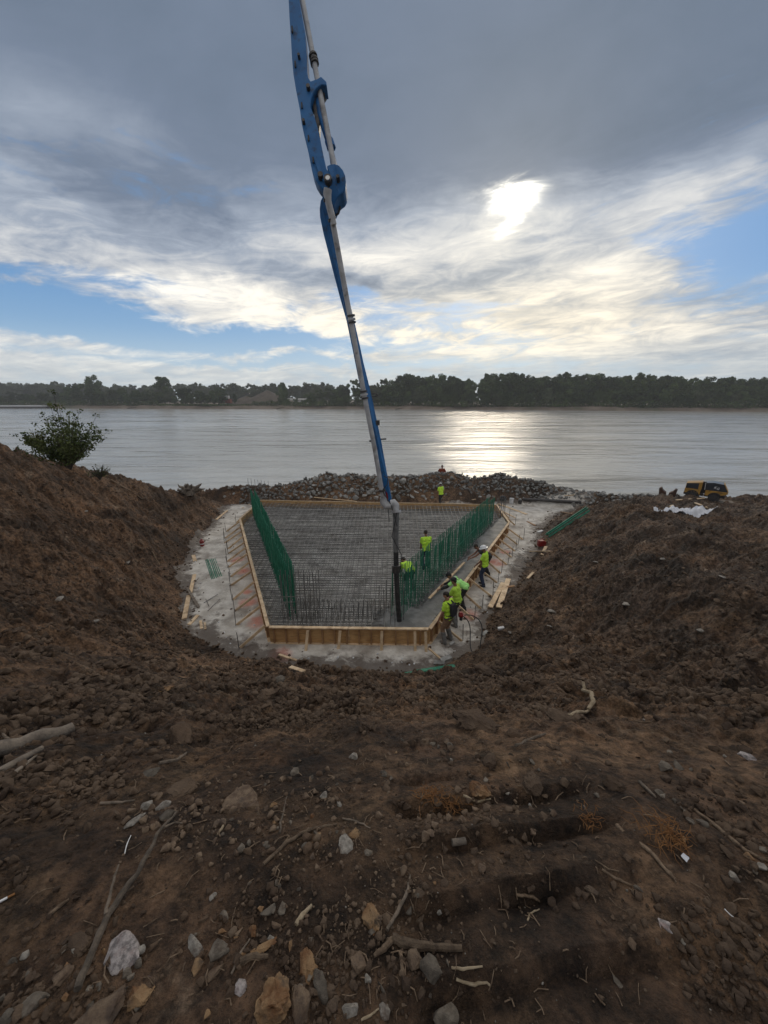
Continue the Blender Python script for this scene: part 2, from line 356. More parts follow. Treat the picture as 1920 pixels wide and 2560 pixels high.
def sdist(x, y, poly):
    """signed distance to a closed outline, negative inside"""
    d = np.full(x.shape, 1e9); ins = np.zeros(x.shape, bool); n = len(poly)
    for i in range(n):
        ax, ay = poly[i]; bx, by = poly[(i+1) % n]; ex, ey = bx-ax, by-ay
        t = np.clip(((x-ax)*ex+(y-ay)*ey)/(ex*ex+ey*ey), 0, 1)
        d = np.minimum(d, np.hypot(x-ax-t*ex, y-ay-t*ey))
        c = ((ay > y) != (by > y)); xs = (bx-ax)*(y-ay)/((by-ay) if by != ay else 1e-9)+ax
        ins ^= c & (x < xs)
    return np.where(ins, -d, d)
BERM = [(-19, 29.3, -.6), (-15.5, 28.6, .35), (-12.5, 28.3, .75), (-9, 28.6, .85), (-5, 29.0, 1.45), (-1, 29.2, 1.55), (2.5, 29.3, 1.5), (5.3, 29.2, 1.85), (7, 29.2, 1.35), (9, 28.8, 1.65), (11.6, 28.0, 1.25), (14, 26.6, .95), (16.5, 25.2, .85), (20, 24.6, .8)]
def crest(x, y):
    best = np.full(x.shape, -50.0)
    for (ax, ay, az), (bx, by, bz) in zip(BERM, BERM[1:]):
        ex, ey = bx-ax, by-ay; t = np.clip(((x-ax)*ex+(y-ay)*ey)/(ex*ex+ey*ey), 0, 1)
        best = np.maximum(best, az+(bz-az)*t-.72*np.maximum(np.hypot(x-ax-t*ex, y-ay-t*ey)-.35, 0))
    return best
def H(x, y, fine=True):
    x = np.atleast_1d(np.asarray(x, float)); y = np.atleast_1d(np.asarray(y, float)); x, y = np.broadcast_arrays(x, y)
    Gc = np.interp(y, [-12, 0, 1, 2, 2.9, 3.6, 5, 7, 9, 14, 20, 22.5, 23.8, 27, 31, 60], [6.2, 5.92, 5.80, 5.42, 4.80, 4.35, 3.75, 3.3, 2.95, 2.25, 1.75, 1.6, 1.35, -.6, -2.6, -5])
    Gl = np.interp(y, [-12, 8, 11, 14, 18.8, 21.4, 25, 28, 33, 60], [6.0, 6.4, 6.5, 6.3, 4.0, 2.4, .85, -.3, -2.8, -5])
    wl = sst(-x, 6.0, 13.5)
    wl = np.where(y < 6, wl*sst(y, 0, 6)+0*wl, wl)
    G = Gc*(1-wl)+Gl*wl
    G = G+.22*sst(x, 9, 16)*sst(y, 4, 9)*sst(-y, -20, -14)*2
    d = sdist(x, y, PIT)
    dn = d+.34*fbm(x, y, .5, 3)+.14*fbm(x, y, 2.3, 3)
    s = .80-.26*sst(x, 2.5, 6.0)+.12*sst(-x, 4, 8)
    B = s*np.maximum(dn, 0)
    k = .45
    h = np.clip(.5+.5*(B-G)/k, 0, 1); Z = B*(1-h)+G*h-k*h*(1-h)
    Z = np.where(y > 20, np.maximum(Z*1.0, np.minimum(crest(x, y), 3)+0), Z)
    out = sst(dn, .05, .9)                                    # 0 on the pit floor
    dist = np.hypot(x, y)
    nb = sst(dist, 1.0, 5.0)
    # broad lumps, then shovel-sized, then clods
    Z = Z+out*(.26*fbm(x, y, .32, 2)*nb+.15*fbm(x, y, .9, 2)*nb)
    if not fine: return Z
    c, s_ = math.cos(R(35)), math.sin(R(35)); wx_ = .35*fbm(x, y, .8, 2); wy_ = .35*fbm(x+40, y, .8, 2)
    amp = np.clip(.35+1.6*fbm(x-20, y+9, .28, 3), .12, 1.3)          # some stretches smooth, some torn up
    xr = x*c+y*s_; yr = -x*s_+y*c; rt = sst(x, 2.5, 6)*nb*sst(d, .2, 1.3)    # bucket drags down the right slope
    xl = x*c-y*s_; yl = x*s_+y*c; lt = sst(-x, 3.5, 7)*nb*sst(d, .2, 1.3)
    Z = Z+out*rt*(.20*billow(xr*.30+wx_, yr*1.3+wy_, .8, 5, .58)+.17*amp*billow(x+wx_, y+wy_, 1.7, 4, .66)+.085*billow(x, y, 3.4, 3, .6))
    Z = Z+out*lt*(.13*billow(xl*.3+wx_, yl*1.1+wy_, .8, 5, .62)+.17*amp*billow(x+wx_, y+wy_, 1.4, 4, .66)+.10*billow(x, y, 3.0, 3, .6))
    def steps(v, w, a):                                        # torn clods: steep risers, gentle tops
        q = v/w; f_ = q-np.floor(q); return a*np.where(f_ < .22, f_/.22, (1-f_)/.78)
    wv = .42*fbm(x, y, .9, 2, .5); wv2 = .10*fbm(x+7, y-3, 3.2, 2, .5); mk = np.clip(.35+1.9*fbm(x+50, y, 1.0, 3), 0, 1.2); mk2 = np.clip(.35+1.9*fbm(x, y+50, 2.6, 3), 0, 1.2)
    vr = yr*(rt > 0)+yl*(rt <= 0); sl = np.clip(nb*sst(d, .15, .8), 0, 1)
    Z = Z+out*sl*(steps(vr+wv, .66, .15)*mk**1.3+steps(vr*.96+wv*.7+wv2, .27, .07)*mk2)
    band = np.exp(-((dist-3.0)/.85)**2)                       # churned lip of the bank
    rough = (.20+.25*np.clip(.4+2*fbm(x, y, .8, 2), 0, 1.4))+.9*band+.45*nb*sst(dist, 2.2, 4)
    trk = sst(x, -.2, .0)*sst(-x, -1.0, -.8)*sst(y, .35, .5)*sst(-y, -1.65, -1.35); rough = rough*(1-.7*trk)
    Z = Z+out*rough*(.065*billow(x+wx_*.4, y+wy_*.4, 1.9, 3)+(.2+amp)*.034*billow(x+.1*wx_, y+.1*wy_, 6.5, 3, .62))
    Z = Z+out*(.30+.70*band+.35*nb)*(1-.5*trk)*(.25+amp)*.015*billow(x, y, 19, 3, .65)
    Z = Z+(1-out)*(.020*fbm(x, y, .9, 3)+.006*fbm(x, y, 5, 2))
    Z = Z+out*sst(dist, 0, 1)*0
    # crawler cleat prints in the near right ground
    a = (y-.14*(x-.4)+.02*fbm(x, y, 3, 2))/.20; f = a-np.floor(a)
    saw = np.where(f < .24, f/.24, (1-f)/.76)
    w = sst(x, -.05, .15)*sst(-x, -1.05, -.8)*sst(y, .35, .5)*sst(-y, -1.55, -1.2)*(.55+.9*np.clip(fbm(x, y, 2.3, 2)+.35, 0, 1))
    Z = Z-w*.074*(1-saw**.8)*np.clip(1.0+.8*fbm(x, y, 4, 2), .5, 1.25)
    a2 = (y-.1*x+.02*fbm(x, y, 3, 2))/.15; f2 = a2-np.floor(a2); w2 = sst(-x, .1, .3)*sst(-x, -1.1, -.9)*0
    return Z
def h1(x, y): return float(H(x, y)[0])
def GR(px, py, lo=.4, hi=60.0):
    """point of the ground seen in direction of the pixel (ray marching)"""
    d = ray(px, py); t = np.geomspace(lo, hi, 2600)
    x = d.x*t; y = d.y*t; z = CAMZ+d.z*t; g = H(x, y); b = np.nonzero(z <= g)[0]
    i = b[0] if len(b) else len(t)-1
    return Vector((x[i], y[i], g[i]))

# ------------------------------------------------------------------ ground, floor, water, far land
def grid_faces(nr, nc):
    i = np.arange(nr-1)[:, None]*nc+np.arange(nc-1)[None, :]
    return np.stack([i, i+1, i+nc+1, i+nc], -1).reshape(-1, 4)
def build_ground():
    nr = 1152; a = np.radians(np.concatenate([np.linspace(-70, 70, 1150), np.linspace(71.5, 290, 110)]))
    r = np.concatenate([[.005, .08], np.geomspace(.2, 46, nr-2)]); nc = len(a)
    A, RR = np.meshgrid(a, r); x = RR*np.sin(A); y = RR*np.cos(A)-.12
    z = H(x.ravel(), y.ravel())
    me = npmesh('ground', np.stack([x.ravel(), y.ravel(), z], 1), grid_faces(nr, nc)[:, ::-1], True)
    tag(link('ground', me, M['soil']), kind='structure')
def build_floor():
    xs = np.arange(-13, 15.6, .07); ys = np.arange(7.6, 28.2, .07); X, Y = np.meshgrid(xs, ys)
    d = sdist(X.ravel(), Y.ravel(), PIT)+.35*fbm(X.ravel(), Y.ravel(), .55, 3)+.22*fbm(X.ravel(), Y.ravel(), 2.2, 4, .65)
    d = d+.9*sst(Y.ravel(), 25.6, 27.0)
    f = grid_faces(len(ys), len(xs)); keep = (d[f].max(1) < .12); f = f[keep]
    used = np.unique(f); remap = np.full(X.size, -1); remap[used] = np.arange(len(used))
    x = X.ravel()[used]; y = Y.ravel()[used]
    z = H(x, y)+.035-.05*sst(d[used], -.10, .14)
    z += .012*fbm(x*2.2, y*.8, 1.5, 3)
    me = npmesh('pit_floor', np.stack([x, y, z], 1), remap[f][:, ::-1], True)
    q = me.attributes.new('dirt', 'FLOAT', 'POINT'); tr = .55*np.exp(-((x+6.3+.18*(y-13)+.3*fbm(x, y, .6, 2))/.22)**2)*(y > 10)
    q.data.foreach_set('value', np.clip(sst(d[used], -1.3, .1)*1.15+tr+.14*np.exp(-((y-9.2)/.7)**2), 0, 1.3).astype(np.float32))
    pa = np.zeros(len(x))
    for px, py, rr in ((594, 1400, .5), (609, 1428, .5), (621, 1507, .5), (648, 1552, .55), (618, 1480, .3), (1237, 1407, .6), (1175, 1537, .5), (700, 1640, .5), (1150, 1450, .3), (1262, 1380, .4)):
        g = PZ(px, py, .03); pa = np.maximum(pa, np.exp(-(((x-g.x)**2+(y-g.y)**2)/rr**2)))
    q = me.attributes.new('paint', 'FLOAT', 'POINT'); q.data.foreach_set('value', pa.astype(np.float32))
    tag(link('pit_floor', me, M['floor']), kind='structure')
SHORE = [(-3000, 900), (-900, 520), (-412, 405), (-150, 374), (0, 355), (150, 322), (285, 276), (600, 170), (1400, -100), (3000, -600)]
def shore_y(x): return np.interp(x, [p[0] for p in SHORE], [p[1] for p in SHORE])
def build_water():
    m = bpy.data.materials.new('river_water'); m.use_nodes = True; T = NT(m.node_tree); b = T.n['Principled BSDF']
    co = T.n.new('ShaderNodeNewGeometry').outputs['Position']
    b.inputs['Base Color'].default_value = (.50, .49, .46, 1); b.inputs['Roughness'].default_value = .1; b.inputs['IOR'].default_value = 1.33
    v1 = T.vm('MULTIPLY', co, (.35, 1.0, 1)); w1 = T.noise(v1, .9, 5, .62, .4)[0]; w2 = T.noise(T.vm('MULTIPLY', co, (.13, .42, 1)), .8, 5, .6, .8)[0]; w5 = T.noise(T.vm('MULTIPLY', co, (.008, .028, 1)), .7, 5, .6, .8)[0]; w4 = T.noise(T.vm('MULTIPLY', co, (.025, .09, 1)), .7, 5, .6, .8)[0]
    w3 = T.noise(v1, 4.5, 3, .6)[0]
    big = T.ss(T.noise(T.vm('MULTIPLY', co, (.010, .035, 1)), 1.0, 4, .6)[0], .35, .65)
    h = T.m('ADD', T.m('MULTIPLY', w1, .30), T.m('ADD', T.m('MULTIPLY', w2, .65), T.m('ADD', T.m('ADD', T.m('MULTIPLY', w4, 1.5), T.m('MULTIPLY', w5, 3.0)), T.m('MULTIPLY', w3, .11))))
    h = T.m('MULTIPLY', h, T.m('MULTIPLY_ADD', big, .7, .5))
    st = T.noise(T.vm('MULTIPLY', co, (.05, .35, 1)), 1.0, 9, .75, .6)[0]; T.l.new(T.m('MULTIPLY_ADD', T.ss(st, .35, .65), .20, .04), b.inputs['Roughness'])
    n = T.n.new('ShaderNodeBump'); n.inputs['Strength'].default_value = .55; n.inputs['Distance'].default_value = 1.0
    T.l.new(h, n.inputs['Height']); T.l.new(n.outputs[0], b.inputs['Normal'])
    me = npmesh('water', [(-4000, 8, -1.2), (4000, 8, -1.2), (4000, 1200, -1.2), (-4000, 1200, -1.2)], [(0, 1, 2, 3)])
    tag(link('water', me, m), kind='structure')
def build_farland():
    xs = np.concatenate([np.linspace(-3000, -700, 30), np.linspace(-690, 560, 420), np.linspace(570, 3000, 30)]); u = np.concatenate([np.linspace(-12, 40, 60), np.geomspace(44, 4000, 24)])
    X, U = np.meshgrid(xs, u); n = fbm(X.ravel(), U.ravel(), .02, 3)*8
    Y = shore_y(X.ravel())+U.ravel()+n
    Z = np.interp(U.ravel(), [-12, 0, 6, 12, 40, 4000], [-4, -1.2, .9, 2.6, 3.2, 4])+fbm(X.ravel(), Y*1.0, .15, 3)*.5
    me = npmesh('far_bank', np.stack([X.ravel(), Y, Z], 1), grid_faces(len(u), len(xs))[:, ::-1], True)
    m = mat('far_bank_mud', (.15, .115, .09), (.24, .19, .15), .08, .95, c3=(.07, .085, .045), s3=.03)
    tag(link('far_bank', me, m), kind='structure')
build_ground(); build_floor(); build_water(); build_farland()

# ------------------------------------------------------------------ trees of the far bank
def leaf_cloud(centres, radii, n, size, seed, flat=.85):
    r = np.random.default_rng(seed); centres = np.array(centres); radii = np.array(radii)
    p = radii**2; idx = r.choice(len(centres), n, p=p/p.sum())
    d = r.normal(size=(n, 3)); d /= np.linalg.norm(d, axis=1)[:, None]
    rad = r.random(n)**.38
    P = centres[idx]+d*(radii[idx]*rad)[:, None]*np.array([1, 1, flat])
    nrm = d+r.normal(size=(n, 3))*.7; nrm /= np.linalg.norm(nrm, axis=1)[:, None]
    t = np.cross(nrm, r.normal(size=(n, 3))); t /= np.linalg.norm(t, axis=1)[:, None]; b = np.cross(nrm, t)
    s = size*(.6+.8*r.random(n))[:, None]
    V = np.stack([P-t*s, P-b*s*.7, P+t*s, P+b*s*.7], 1).reshape(-1, 3)
    return V, np.arange(n*4).reshape(-1, 4)
def leaf_mat(name, a, b_, sc=.35):
    m = bpy.data.materials.new(name); m.use_nodes = True; T = NT(m.node_tree); b = T.n['Principled BSDF']
    co = T.n.new('ShaderNodeNewGeometry').outputs['Position']; r = T.n.new('ShaderNodeObjectInfo').outputs['Random']
    c = T.mix(T.ss(T.noise(co, sc, 4, .6)[0], .35, .68), a, b_); k = T.m('MULTIPLY_ADD', r, .7, .65)
    T.l.new(T.vm('MULTIPLY', c, T.vec(k, k, k)), b.inputs['Base Color']); b.inputs['Roughness'].default_value = .75
    b.inputs['Specular IOR Level'].default_value = .2
    return m
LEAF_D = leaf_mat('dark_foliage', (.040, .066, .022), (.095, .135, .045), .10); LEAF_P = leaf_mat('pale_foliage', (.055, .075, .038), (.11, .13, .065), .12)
BARK = mat('bark', (.07, .055, .045), (.11, .09, .07), 2, .9)
def tree_proto(seed, kind):
    """unit-height tree: returns crown mesh and trunk mesh"""
    r = random.Random(seed); cs = []; rs = []
    mb = MB(); top = .62 if kind != 'tall' else .75
    mb.tube([(0, 0, -.03), (r.uniform(-.01, .01), 0, .25), (r.uniform(-.03, .03), r.uniform(-.02, .02), top)], [.022, .016, .006], 6)
    nb = 34
    for i in range(nb):
        if kind == 'dome': z = r.uniform(.10, .9); w = .40*math.sqrt(max(0, 1-((z-.42)/.52)**2))
        elif kind == 'tall': z = r.uniform(.2, .93); w = .26*math.sqrt(max(0, 1-((z-.58)/.42)**2))
        elif kind == 'open': z = r.uniform(.40, .92); w = .30*math.sqrt(max(0, 1-((z-.68)/.32)**2))
        else: z = r.uniform(.12, .85); w = .42*math.sqrt(max(0, 1-((z-.40)/.52)**2))
        a = r.uniform(0, 6.28); q = w*math.sqrt(r.random()); s = r.uniform(.055, .12)*(1 if kind != 'open' else .75)
        cs.append((math.cos(a)*q, math.sin(a)*q, z)); rs.append(s)
        if i % 2 == 0: mb.tube([(0, 0, z*.55), (math.cos(a)*q*.5, math.sin(a)*q*.5, z*.8), (math.cos(a)*q, math.sin(a)*q, z)], [.008, .005, .002], 4)
    if kind in ('dome', 'wide'): cs += [(0, 0, .5), (0.05, 0, .36), (-.06, .04, .66)]; rs += [.24, .24, .17]
    V, F = leaf_cloud(cs, rs, 7500 if kind != 'open' else 3600, .021, seed)
    return npmesh('crown', V, F), mb.mesh('trunk')
PROTO = {}
for k, n in (('dome', 5), ('tall', 3), ('open', 3), ('wide', 4)): PROTO[k] = [tree_proto(100+i*7+len(k)*31, k) for i in range(n)]
for k in PROTO:
    for c, t in PROTO[k]: c.materials.append(LEAF_D); t.materials.append(BARK)
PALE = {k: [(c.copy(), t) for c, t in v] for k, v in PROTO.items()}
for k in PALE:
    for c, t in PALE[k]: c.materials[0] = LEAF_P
def far_tree(px, top, back, kind, label, group, pale=False, wid=1.0, name='tree'):
    Y = 350.0; d = ray(px, top)
    for _ in range(12): Y = float(shore_y(d.x/d.y*Y))+back
    t = Y/d.y; p = PT(px, top, t); z0 = 2.6 if back > 8 else 1.0
    h = max(p.z-z0, 2.0)
    e = empty(name, (p.x, p.y, z0), label, name.replace('_', ' '), group, random.uniform(0, 6.28))
    s = h*wid*random.uniform(.9, 1.15); e.scale = (s, s, h)
    s *= 1.0; h *= 1.05; e.scale = (s, s, h)
    c, tr = random.choice((PALE if pale else PROTO)[kind])
    for nm, me in (('crown', c), ('trunk', tr)):
        o = bpy.data.objects.new(nm, me); C.objects.link(o); o.parent = e
    return e
def top_right(px):
    return np.interp(px, [770, 850, 890, 930, 975, 1010, 1080, 1140, 1175, 1192, 1200, 1212, 1240, 1310, 1330, 1400, 1440, 1540, 1600, 1700, 1745, 1800, 1830, 1870, 1920, 2300],
                     [972, 962, 948, 960, 956, 937, 936, 938, 950, 972, 978, 938, 930, 930, 942, 934, 930, 938, 934, 940, 946, 940, 944, 940, 944, 944])
def build_trees():
    rr = random.Random(8)
    px = 985
    while px < 2080:
        if not 1190 < px < 1208:
            edge = px < 1190
            far_tree(px, float(top_right(px))+rr.uniform(-5, 6), rr.uniform(16, 34), rr.choice(['dome', 'dome', 'dome', 'wide']),
                     'broadleaf tree in the rounded clump on the far bank right of the boom' if edge else 'dark broadleaf tree in the dense wood along the right half of the far bank',
                     'trees of the rounded clump' if edge else 'trees of the dense right hand wood', wid=.95)
        px += rr.uniform(13, 21)
    px = 980
    while px < 2080:
        if not 1186 < px < 1212:
            far_tree(px, rr.uniform(968, 990), rr.uniform(9, 16), rr.choice(['wide', 'dome']), 'lower dark tree fronting the wood on the right of the far bank', 'low trees fronting the wood', wid=1.0, pale=rr.random() < .2)
        px += rr.uniform(16, 26)
    px = 775
    while px < 978:
        far_tree(px, float(top_right(px))+rr.uniform(-2, 8), rr.uniform(14, 26), rr.choice(['dome', 'wide', 'open']), 'broadleaf tree on the far bank behind the lower end of the boom', 'trees of the far bank near the boom', wid=1.05, pale=rr.random() < .4)
        far_tree(px+8, rr.uniform(985, 996), rr.uniform(8, 12), 'wide', 'bushy tree at the water edge of the far bank near the boom', 'waterside bushes near the boom', wid=1.2)
        px += rr.uniform(16, 24)
    # left: hazy far row, then nearer dark trees
    px = -120
    while px < 860:
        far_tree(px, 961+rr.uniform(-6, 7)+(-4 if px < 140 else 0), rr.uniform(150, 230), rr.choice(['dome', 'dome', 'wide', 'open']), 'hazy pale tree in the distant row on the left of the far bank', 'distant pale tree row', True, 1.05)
        px += rr.uniform(11, 17)
    for a, b, t0, t1 in ((-120, 150, 978, 992), (150, 400, 968, 985), (400, 560, 972, 990), (700, 780, 985, 1000)):
        px = a
        while px < b:
            far_tree(px, rr.uniform(t0, t1), rr.uniform(10, 40), rr.choice(['dome', 'wide']), 'dark bushy tree near the water on the left of the far bank', 'dark waterside trees on the left', rr.random() < .3, 1.1)
            px += rr.uniform(15, 24)
    for px, top, k, w, lab in ((222, 936, 'dome', .95, 'large round topped tree, tallest on the left of the far bank'), (182, 962, 'dome', .9, 'round tree just left of the tallest one on the far bank'),
                            (402, 943, 'tall', 1.0, 'slim tall tree rising alone above the left tree row'), (704, 955, 'dome', .62, 'small dark round tree standing alone by the sand piles'),
                            (458, 968, 'dome', 1.2, 'round dark tree between the slim tall tree and the red machine'), (545, 966, 'dome', 1.0, 'dense tree left of the sand piles on the far bank'), (680, 1000, 'wide', 1.0, 'low bush in front of the sand piles'), (586, 985, 'tall', .8, 'narrow bushy tree next to the red machine on the far bank'),
                            (958, 948, 'open', .8, 'thin airy tree against the sky just right of the boom')):
        far_tree(px, top, 24, k, lab, None, False, w)
build_trees()
def build_underbrush():
    r = np.random.default_rng(5); n = 60000; x = r.uniform(-900, 900, n); px = x
    Y = shore_y(x)+r.uniform(6, 14, n)+3*fbm(x, x*0, .05, 3); hmax = np.clip(4.5+3.5*fbm(x, x*0+3, .06, 4), 1.5, 9)*np.where((x > -230) & (x < -130), .35, 1)
    z = 1.6+hmax*r.random(n)**1.2; P = np.stack([x, Y, z], 1); nr = r.normal(size=(n, 3)); nr /= np.linalg.norm(nr, axis=1)[:, None]
    t = np.cross(nr, r.normal(size=(n, 3))); t /= np.linalg.norm(t, axis=1)[:, None]; b = np.cross(nr, t); s = r.uniform(.35, .8, n)[:, None]
    V = np.stack([P-t*s, P-b*s*.7, P+t*s, P+b*s*.7], 1).reshape(-1, 3)
    tag(link('underbrush', npmesh('underbrush', V, np.arange(n*4).reshape(-1, 4)), LEAF_D), 'low scrub and brush running along the whole far bank', 'underbrush', kind='stuff')
build_underbrush()
# ------------------------------------------------------------------ footing: forms, rebar mat, curtains
ZT = .60
FL = PZ(674, 1566, ZT); FRC = PZ(1071, 1571, ZT); RR_ = PZ(1271, 1306, ZT); BR = PZ(1240, 1262, ZT); BL = PZ(650, 1251, ZT); CL = PZ(630, 1272, ZT); LL = PZ(602, 1297, ZT)
def flat(v, z=0.0): return Vector((v.x, v.y, z))
def on_floor(x, y): return h1(x, y)+.03
CEN = Vector((-1.0, 17, 0))
def form_wall(a, b, name, label, studs, braces, stakes=True, group=None, splice=True, off=.75, tw=.115):
    a = flat(a); b = flat(b); d = (b-a).normalized(); n = Vector((d.y, -d.x, 0))
    if n.dot(CEN-a) > 0: n = -n                                # n points out of the footing
    L = (b-a).length
    e = empty(name, a, label, 'formwork', group)
    npan = max(1, round(L/2.44))
    for i in range(npan):
        p, q = a+d*(L*i/npan+.004), a+d*(L*(i+1)/npan-.004)
        MB().bar(p+Vector((0, 0, .29))+n*.009, q+Vector((0, 0, .29))+n*.009, .018, .58).build('panel', M['form'], e)
        jz = random.uniform(-.006, .012)
        MB().bar(p+Vector((0, 0, ZT+jz))+n*.045, q+Vector((0, 0, ZT+jz+random.uniform(-.01, .01)))+n*(tw*.5-.012), tw, .04).build('top_plate', M['lumber'], e, bevel=.004)
        MB().bar(p+Vector((0, 0, .03))+n*.06, q+Vector((0, 0, .03))+n*.06, .085, .04).build('bottom_plate', M['lumber'], e, bevel=.004)
    for i in range(studs):
        p = a+d*(L*(i+.35)/studs)+n*.058
        MB().bar(p+Vector((0, 0, .052)), p+Vector((0, 0, ZT-.03)), .04, .078, n).build('stud', M['stud'], e, bevel=.003)
    for i, u in enumerate(braces):
        p = a+d*(L*u); o2 = off+random.uniform(-.08, .1)
        top = p+n*.12+Vector((0, 0, ZT-.02+random.uniform(-.05, 0))); q = p+n*o2+d*random.uniform(-.12, .12); q.z = on_floor(q.x, q.y)+.01
        MB().bar(top, q, .04, .085, n).build('brace', M['lumber'], e, bevel=.003)
        if stakes:
            s0 = q+n*.03+d*.04; s0.z -= .08
            MB().tube([s0, s0+Vector((random.uniform(-.03, .03), random.uniform(-.03, .03), .62+random.uniform(0, .15)))], .011, 6).build('stake', M['dsteel'], e)
    return e
front = form_wall(FL, FRC, 'formwork', 'front plywood form wall facing the viewer, with brown studs and short upright props', 13, [], False)
a, b = flat(FL), flat(FRC); dd = (b-a).normalized(); nn = Vector((dd.y, -dd.x, 0))
for px, lean in ((772, .16), (852, .05), (955, .10), (1036, .09), (1062, .14)):
    u = (PZ(px, 1566, ZT)-FL).length; p = a+dd*u
    MB().bar(p+nn*.135+Vector((0, 0, ZT-.03)), p+nn*(.30+lean)+dd*random.uniform(-.06, .03)+Vector((0, 0, on_floor(p.x, p.y-.3)-.12)), .085, .04, nn).build('prop', M['lumber'], front, bevel=.004)
form_wall(LL, FL, 'formwork', 'long left form wall with a row of sloping kicker boards on its outer side', 30, [.03, .12, .19, .26, .33, .40, .47, .55, .63, .72, .80, .88, .985], off=.95)
form_wall(FRC, RR_, 'formwork', 'long right form wall beside the workers, braced with slanting boards and steel stakes', 26, [.05, .17, .24, .33, .43, .52, .60, .68, .76, .84, .92], off=.95)
form_wall(BL, BR, 'formwork', 'long back form wall edge below the rubble berm', 30, [.1, .3, .5, .7, .9], off=.7, tw=.06)
form_wall(CL, LL, 'formwork', 'short corner form board at the far left of the footing', 2, [.5], off=.6)
form_wall(RR_, BR, 'formwork', 'short corner form board at the far right of the footing', 4, [.3, .7], off=.7)
form_wall(BL+Vector((-.0, .02, 0)), CL+Vector((-.02, 0, 0)), 'formwork', 'small angled form piece joining back and left form walls', 1, [], False)
OUT = [flat(p) for p in (FL, FRC, RR_, BR, BL, CL, LL)]
OP = [(p.x, p.y) for p in OUT]
def inset(x, y): return -sdist(np.atleast_1d(x), np.atleast_1d(y), OP)
# green curtains: base lines
LG0, LG1 = PZ(632, 1283, .35), PZ(726, 1542, .35)
RG0, RG1 = PZ(1231, 1306, .35), PZ(999, 1556, .35)
def build_slab():
    xs = np.arange(-10.5, 8.5, .08); ys = np.arange(9.6, 25.8, .08); X, Y = np.meshgrid(xs, ys); x = X.ravel(); y = Y.ravel()
    ins = inset(x, y)
    t = (y-RG1.y)/(RG0.y-RG1.y); lx = RG1.x+(RG0.x-RG1.x)*t
    wet = sst(x-lx+.3*fbm(x, y, .8, 3), -.15, .45)                       # poured strip right of the green curtain
    pr = np.hypot(x-.75, y-10.75)+.35*fbm(x, y, 1.2, 3); wet = np.maximum(wet, sst(-pr, -1.5, -.6)*.95)
    z = .13+.03*fbm(x, y, 1.3, 3)+wet*(.40+.03*fbm(x, y, 2.5, 4))
    f = grid_faces(len(ys), len(xs))
    k = ins[f].min(1) > .0
    def part(name, sel, m, label, kind=None):
        g = f[sel]; us = np.unique(g); rm = np.full(len(x), -1); rm[us] = np.arange(len(us))
        return link(name, npmesh(name, np.stack([x[us], y[us], z[us]], 1), rm[g][:, ::-1], True), m)
    w = wet[f].mean(1)
    tag(part('slab_base', k & (w < .3), M['base'], ''), 'dusty grey working slab seen through the rebar mat', 'base slab')
    tag(part('fresh_concrete', k & (w >= .3), M['concrete'], ''), 'wet freshly poured concrete along the right form wall and round the hose', 'concrete')
    return
build_slab()
def clip_line(p, d, n=900, L=22):
    """stretch of a line inside the footing, clear of the poured strip"""
    s = np.linspace(-L, L, n); x = p[0]+d[0]*s; y = p[1]+d[1]*s; ok = inset(x, y) > .07
    if not ok.any(): return None
    i = np.nonzero(ok)[0]; return (x[i[0]], y[i[0]]), (x[i[-1]], y[i[-1]])
def build_mat():
    e = empty('rebar_mat', (-1, 17, .2), 'grid of dark reinforcing bars filling the timber form', 'rebar mat')
    bars = []
    y = 10.35
    while y < 25.2:                                            # cross bars, two layers
        for z, o in ((.46, 0), (.24, .06)):
            c = clip_line((0, y+o+random.uniform(-.02, .02)), (1, random.uniform(-.004, .004)))
            if c: bars.append((c, z, .014, 'x'))
        y += .20
    x = -10.2
    while x < 8.2:                                             # long bars fan slightly outwards
        for z, o in ((.49, 0), (.27, .05)):
            c = clip_line((x+o, 17), (.16*(x+1)/9, 1))
            if c: bars.append((c, z, .014, 'y'))
        x += .23
    bars = [b for b in bars if math.dist(*b[0]) > .4]
    def mk(b, mb=None):
        (p, q), z, r, k = b; mb = mb or MB()
        P = [(p[0]+(q[0]-p[0])*i/8, p[1]+(q[1]-p[1])*i/8, z+random.uniform(-.018, .018)) for i in range(9)]
        mb.tube(P, r, 5); return mb
    near = sorted(range(len(bars)), key=lambda i: -math.dist(*bars[i][0])/np.mean([bars[i][0][0][1], bars[i][0][1][1]])*(1 if bars[i][1] > .4 else .3))
    for i in near[:100]: mk(bars[i]).build('bar', M['rebar'], e)
    mb = MB()
    for i in near[100:]: mk(bars[i], mb)
    tag(mb.build('lower_bars', M['rebar'], e), kind='stuff')
    # hooked bar ends along the near edge and chairs between the layers
    mb = MB(); x = FL.x+.35
    while x < .1:
        yy = 11.35+random.uniform(-.03, .03)
        mb.tube([(x, yy-.5, .30), (x, yy-.35, .50), (x, yy, .62+random.uniform(-.04, .05)), (x+.01, yy+.35, .64), (x, yy+.42, .5)], .013, 5); x += .17
    tag(mb.build('hooked_bars', M['rebar'], e), kind='stuff')
    mb = MB(); x = FL.x+.9
    while x < .3:
        for yy, h in ((10.95, .75), (11.3, .72)): mb.tube([(x+random.uniform(-.02, .02), yy, .1), (x+random.uniform(-.03, .03), yy, h+random.uniform(-.05, .12))], .012, 5)
        x += .15
    tag(mb.build('short_upright_bars', M['rebar'], e), kind='stuff')
build_mat()
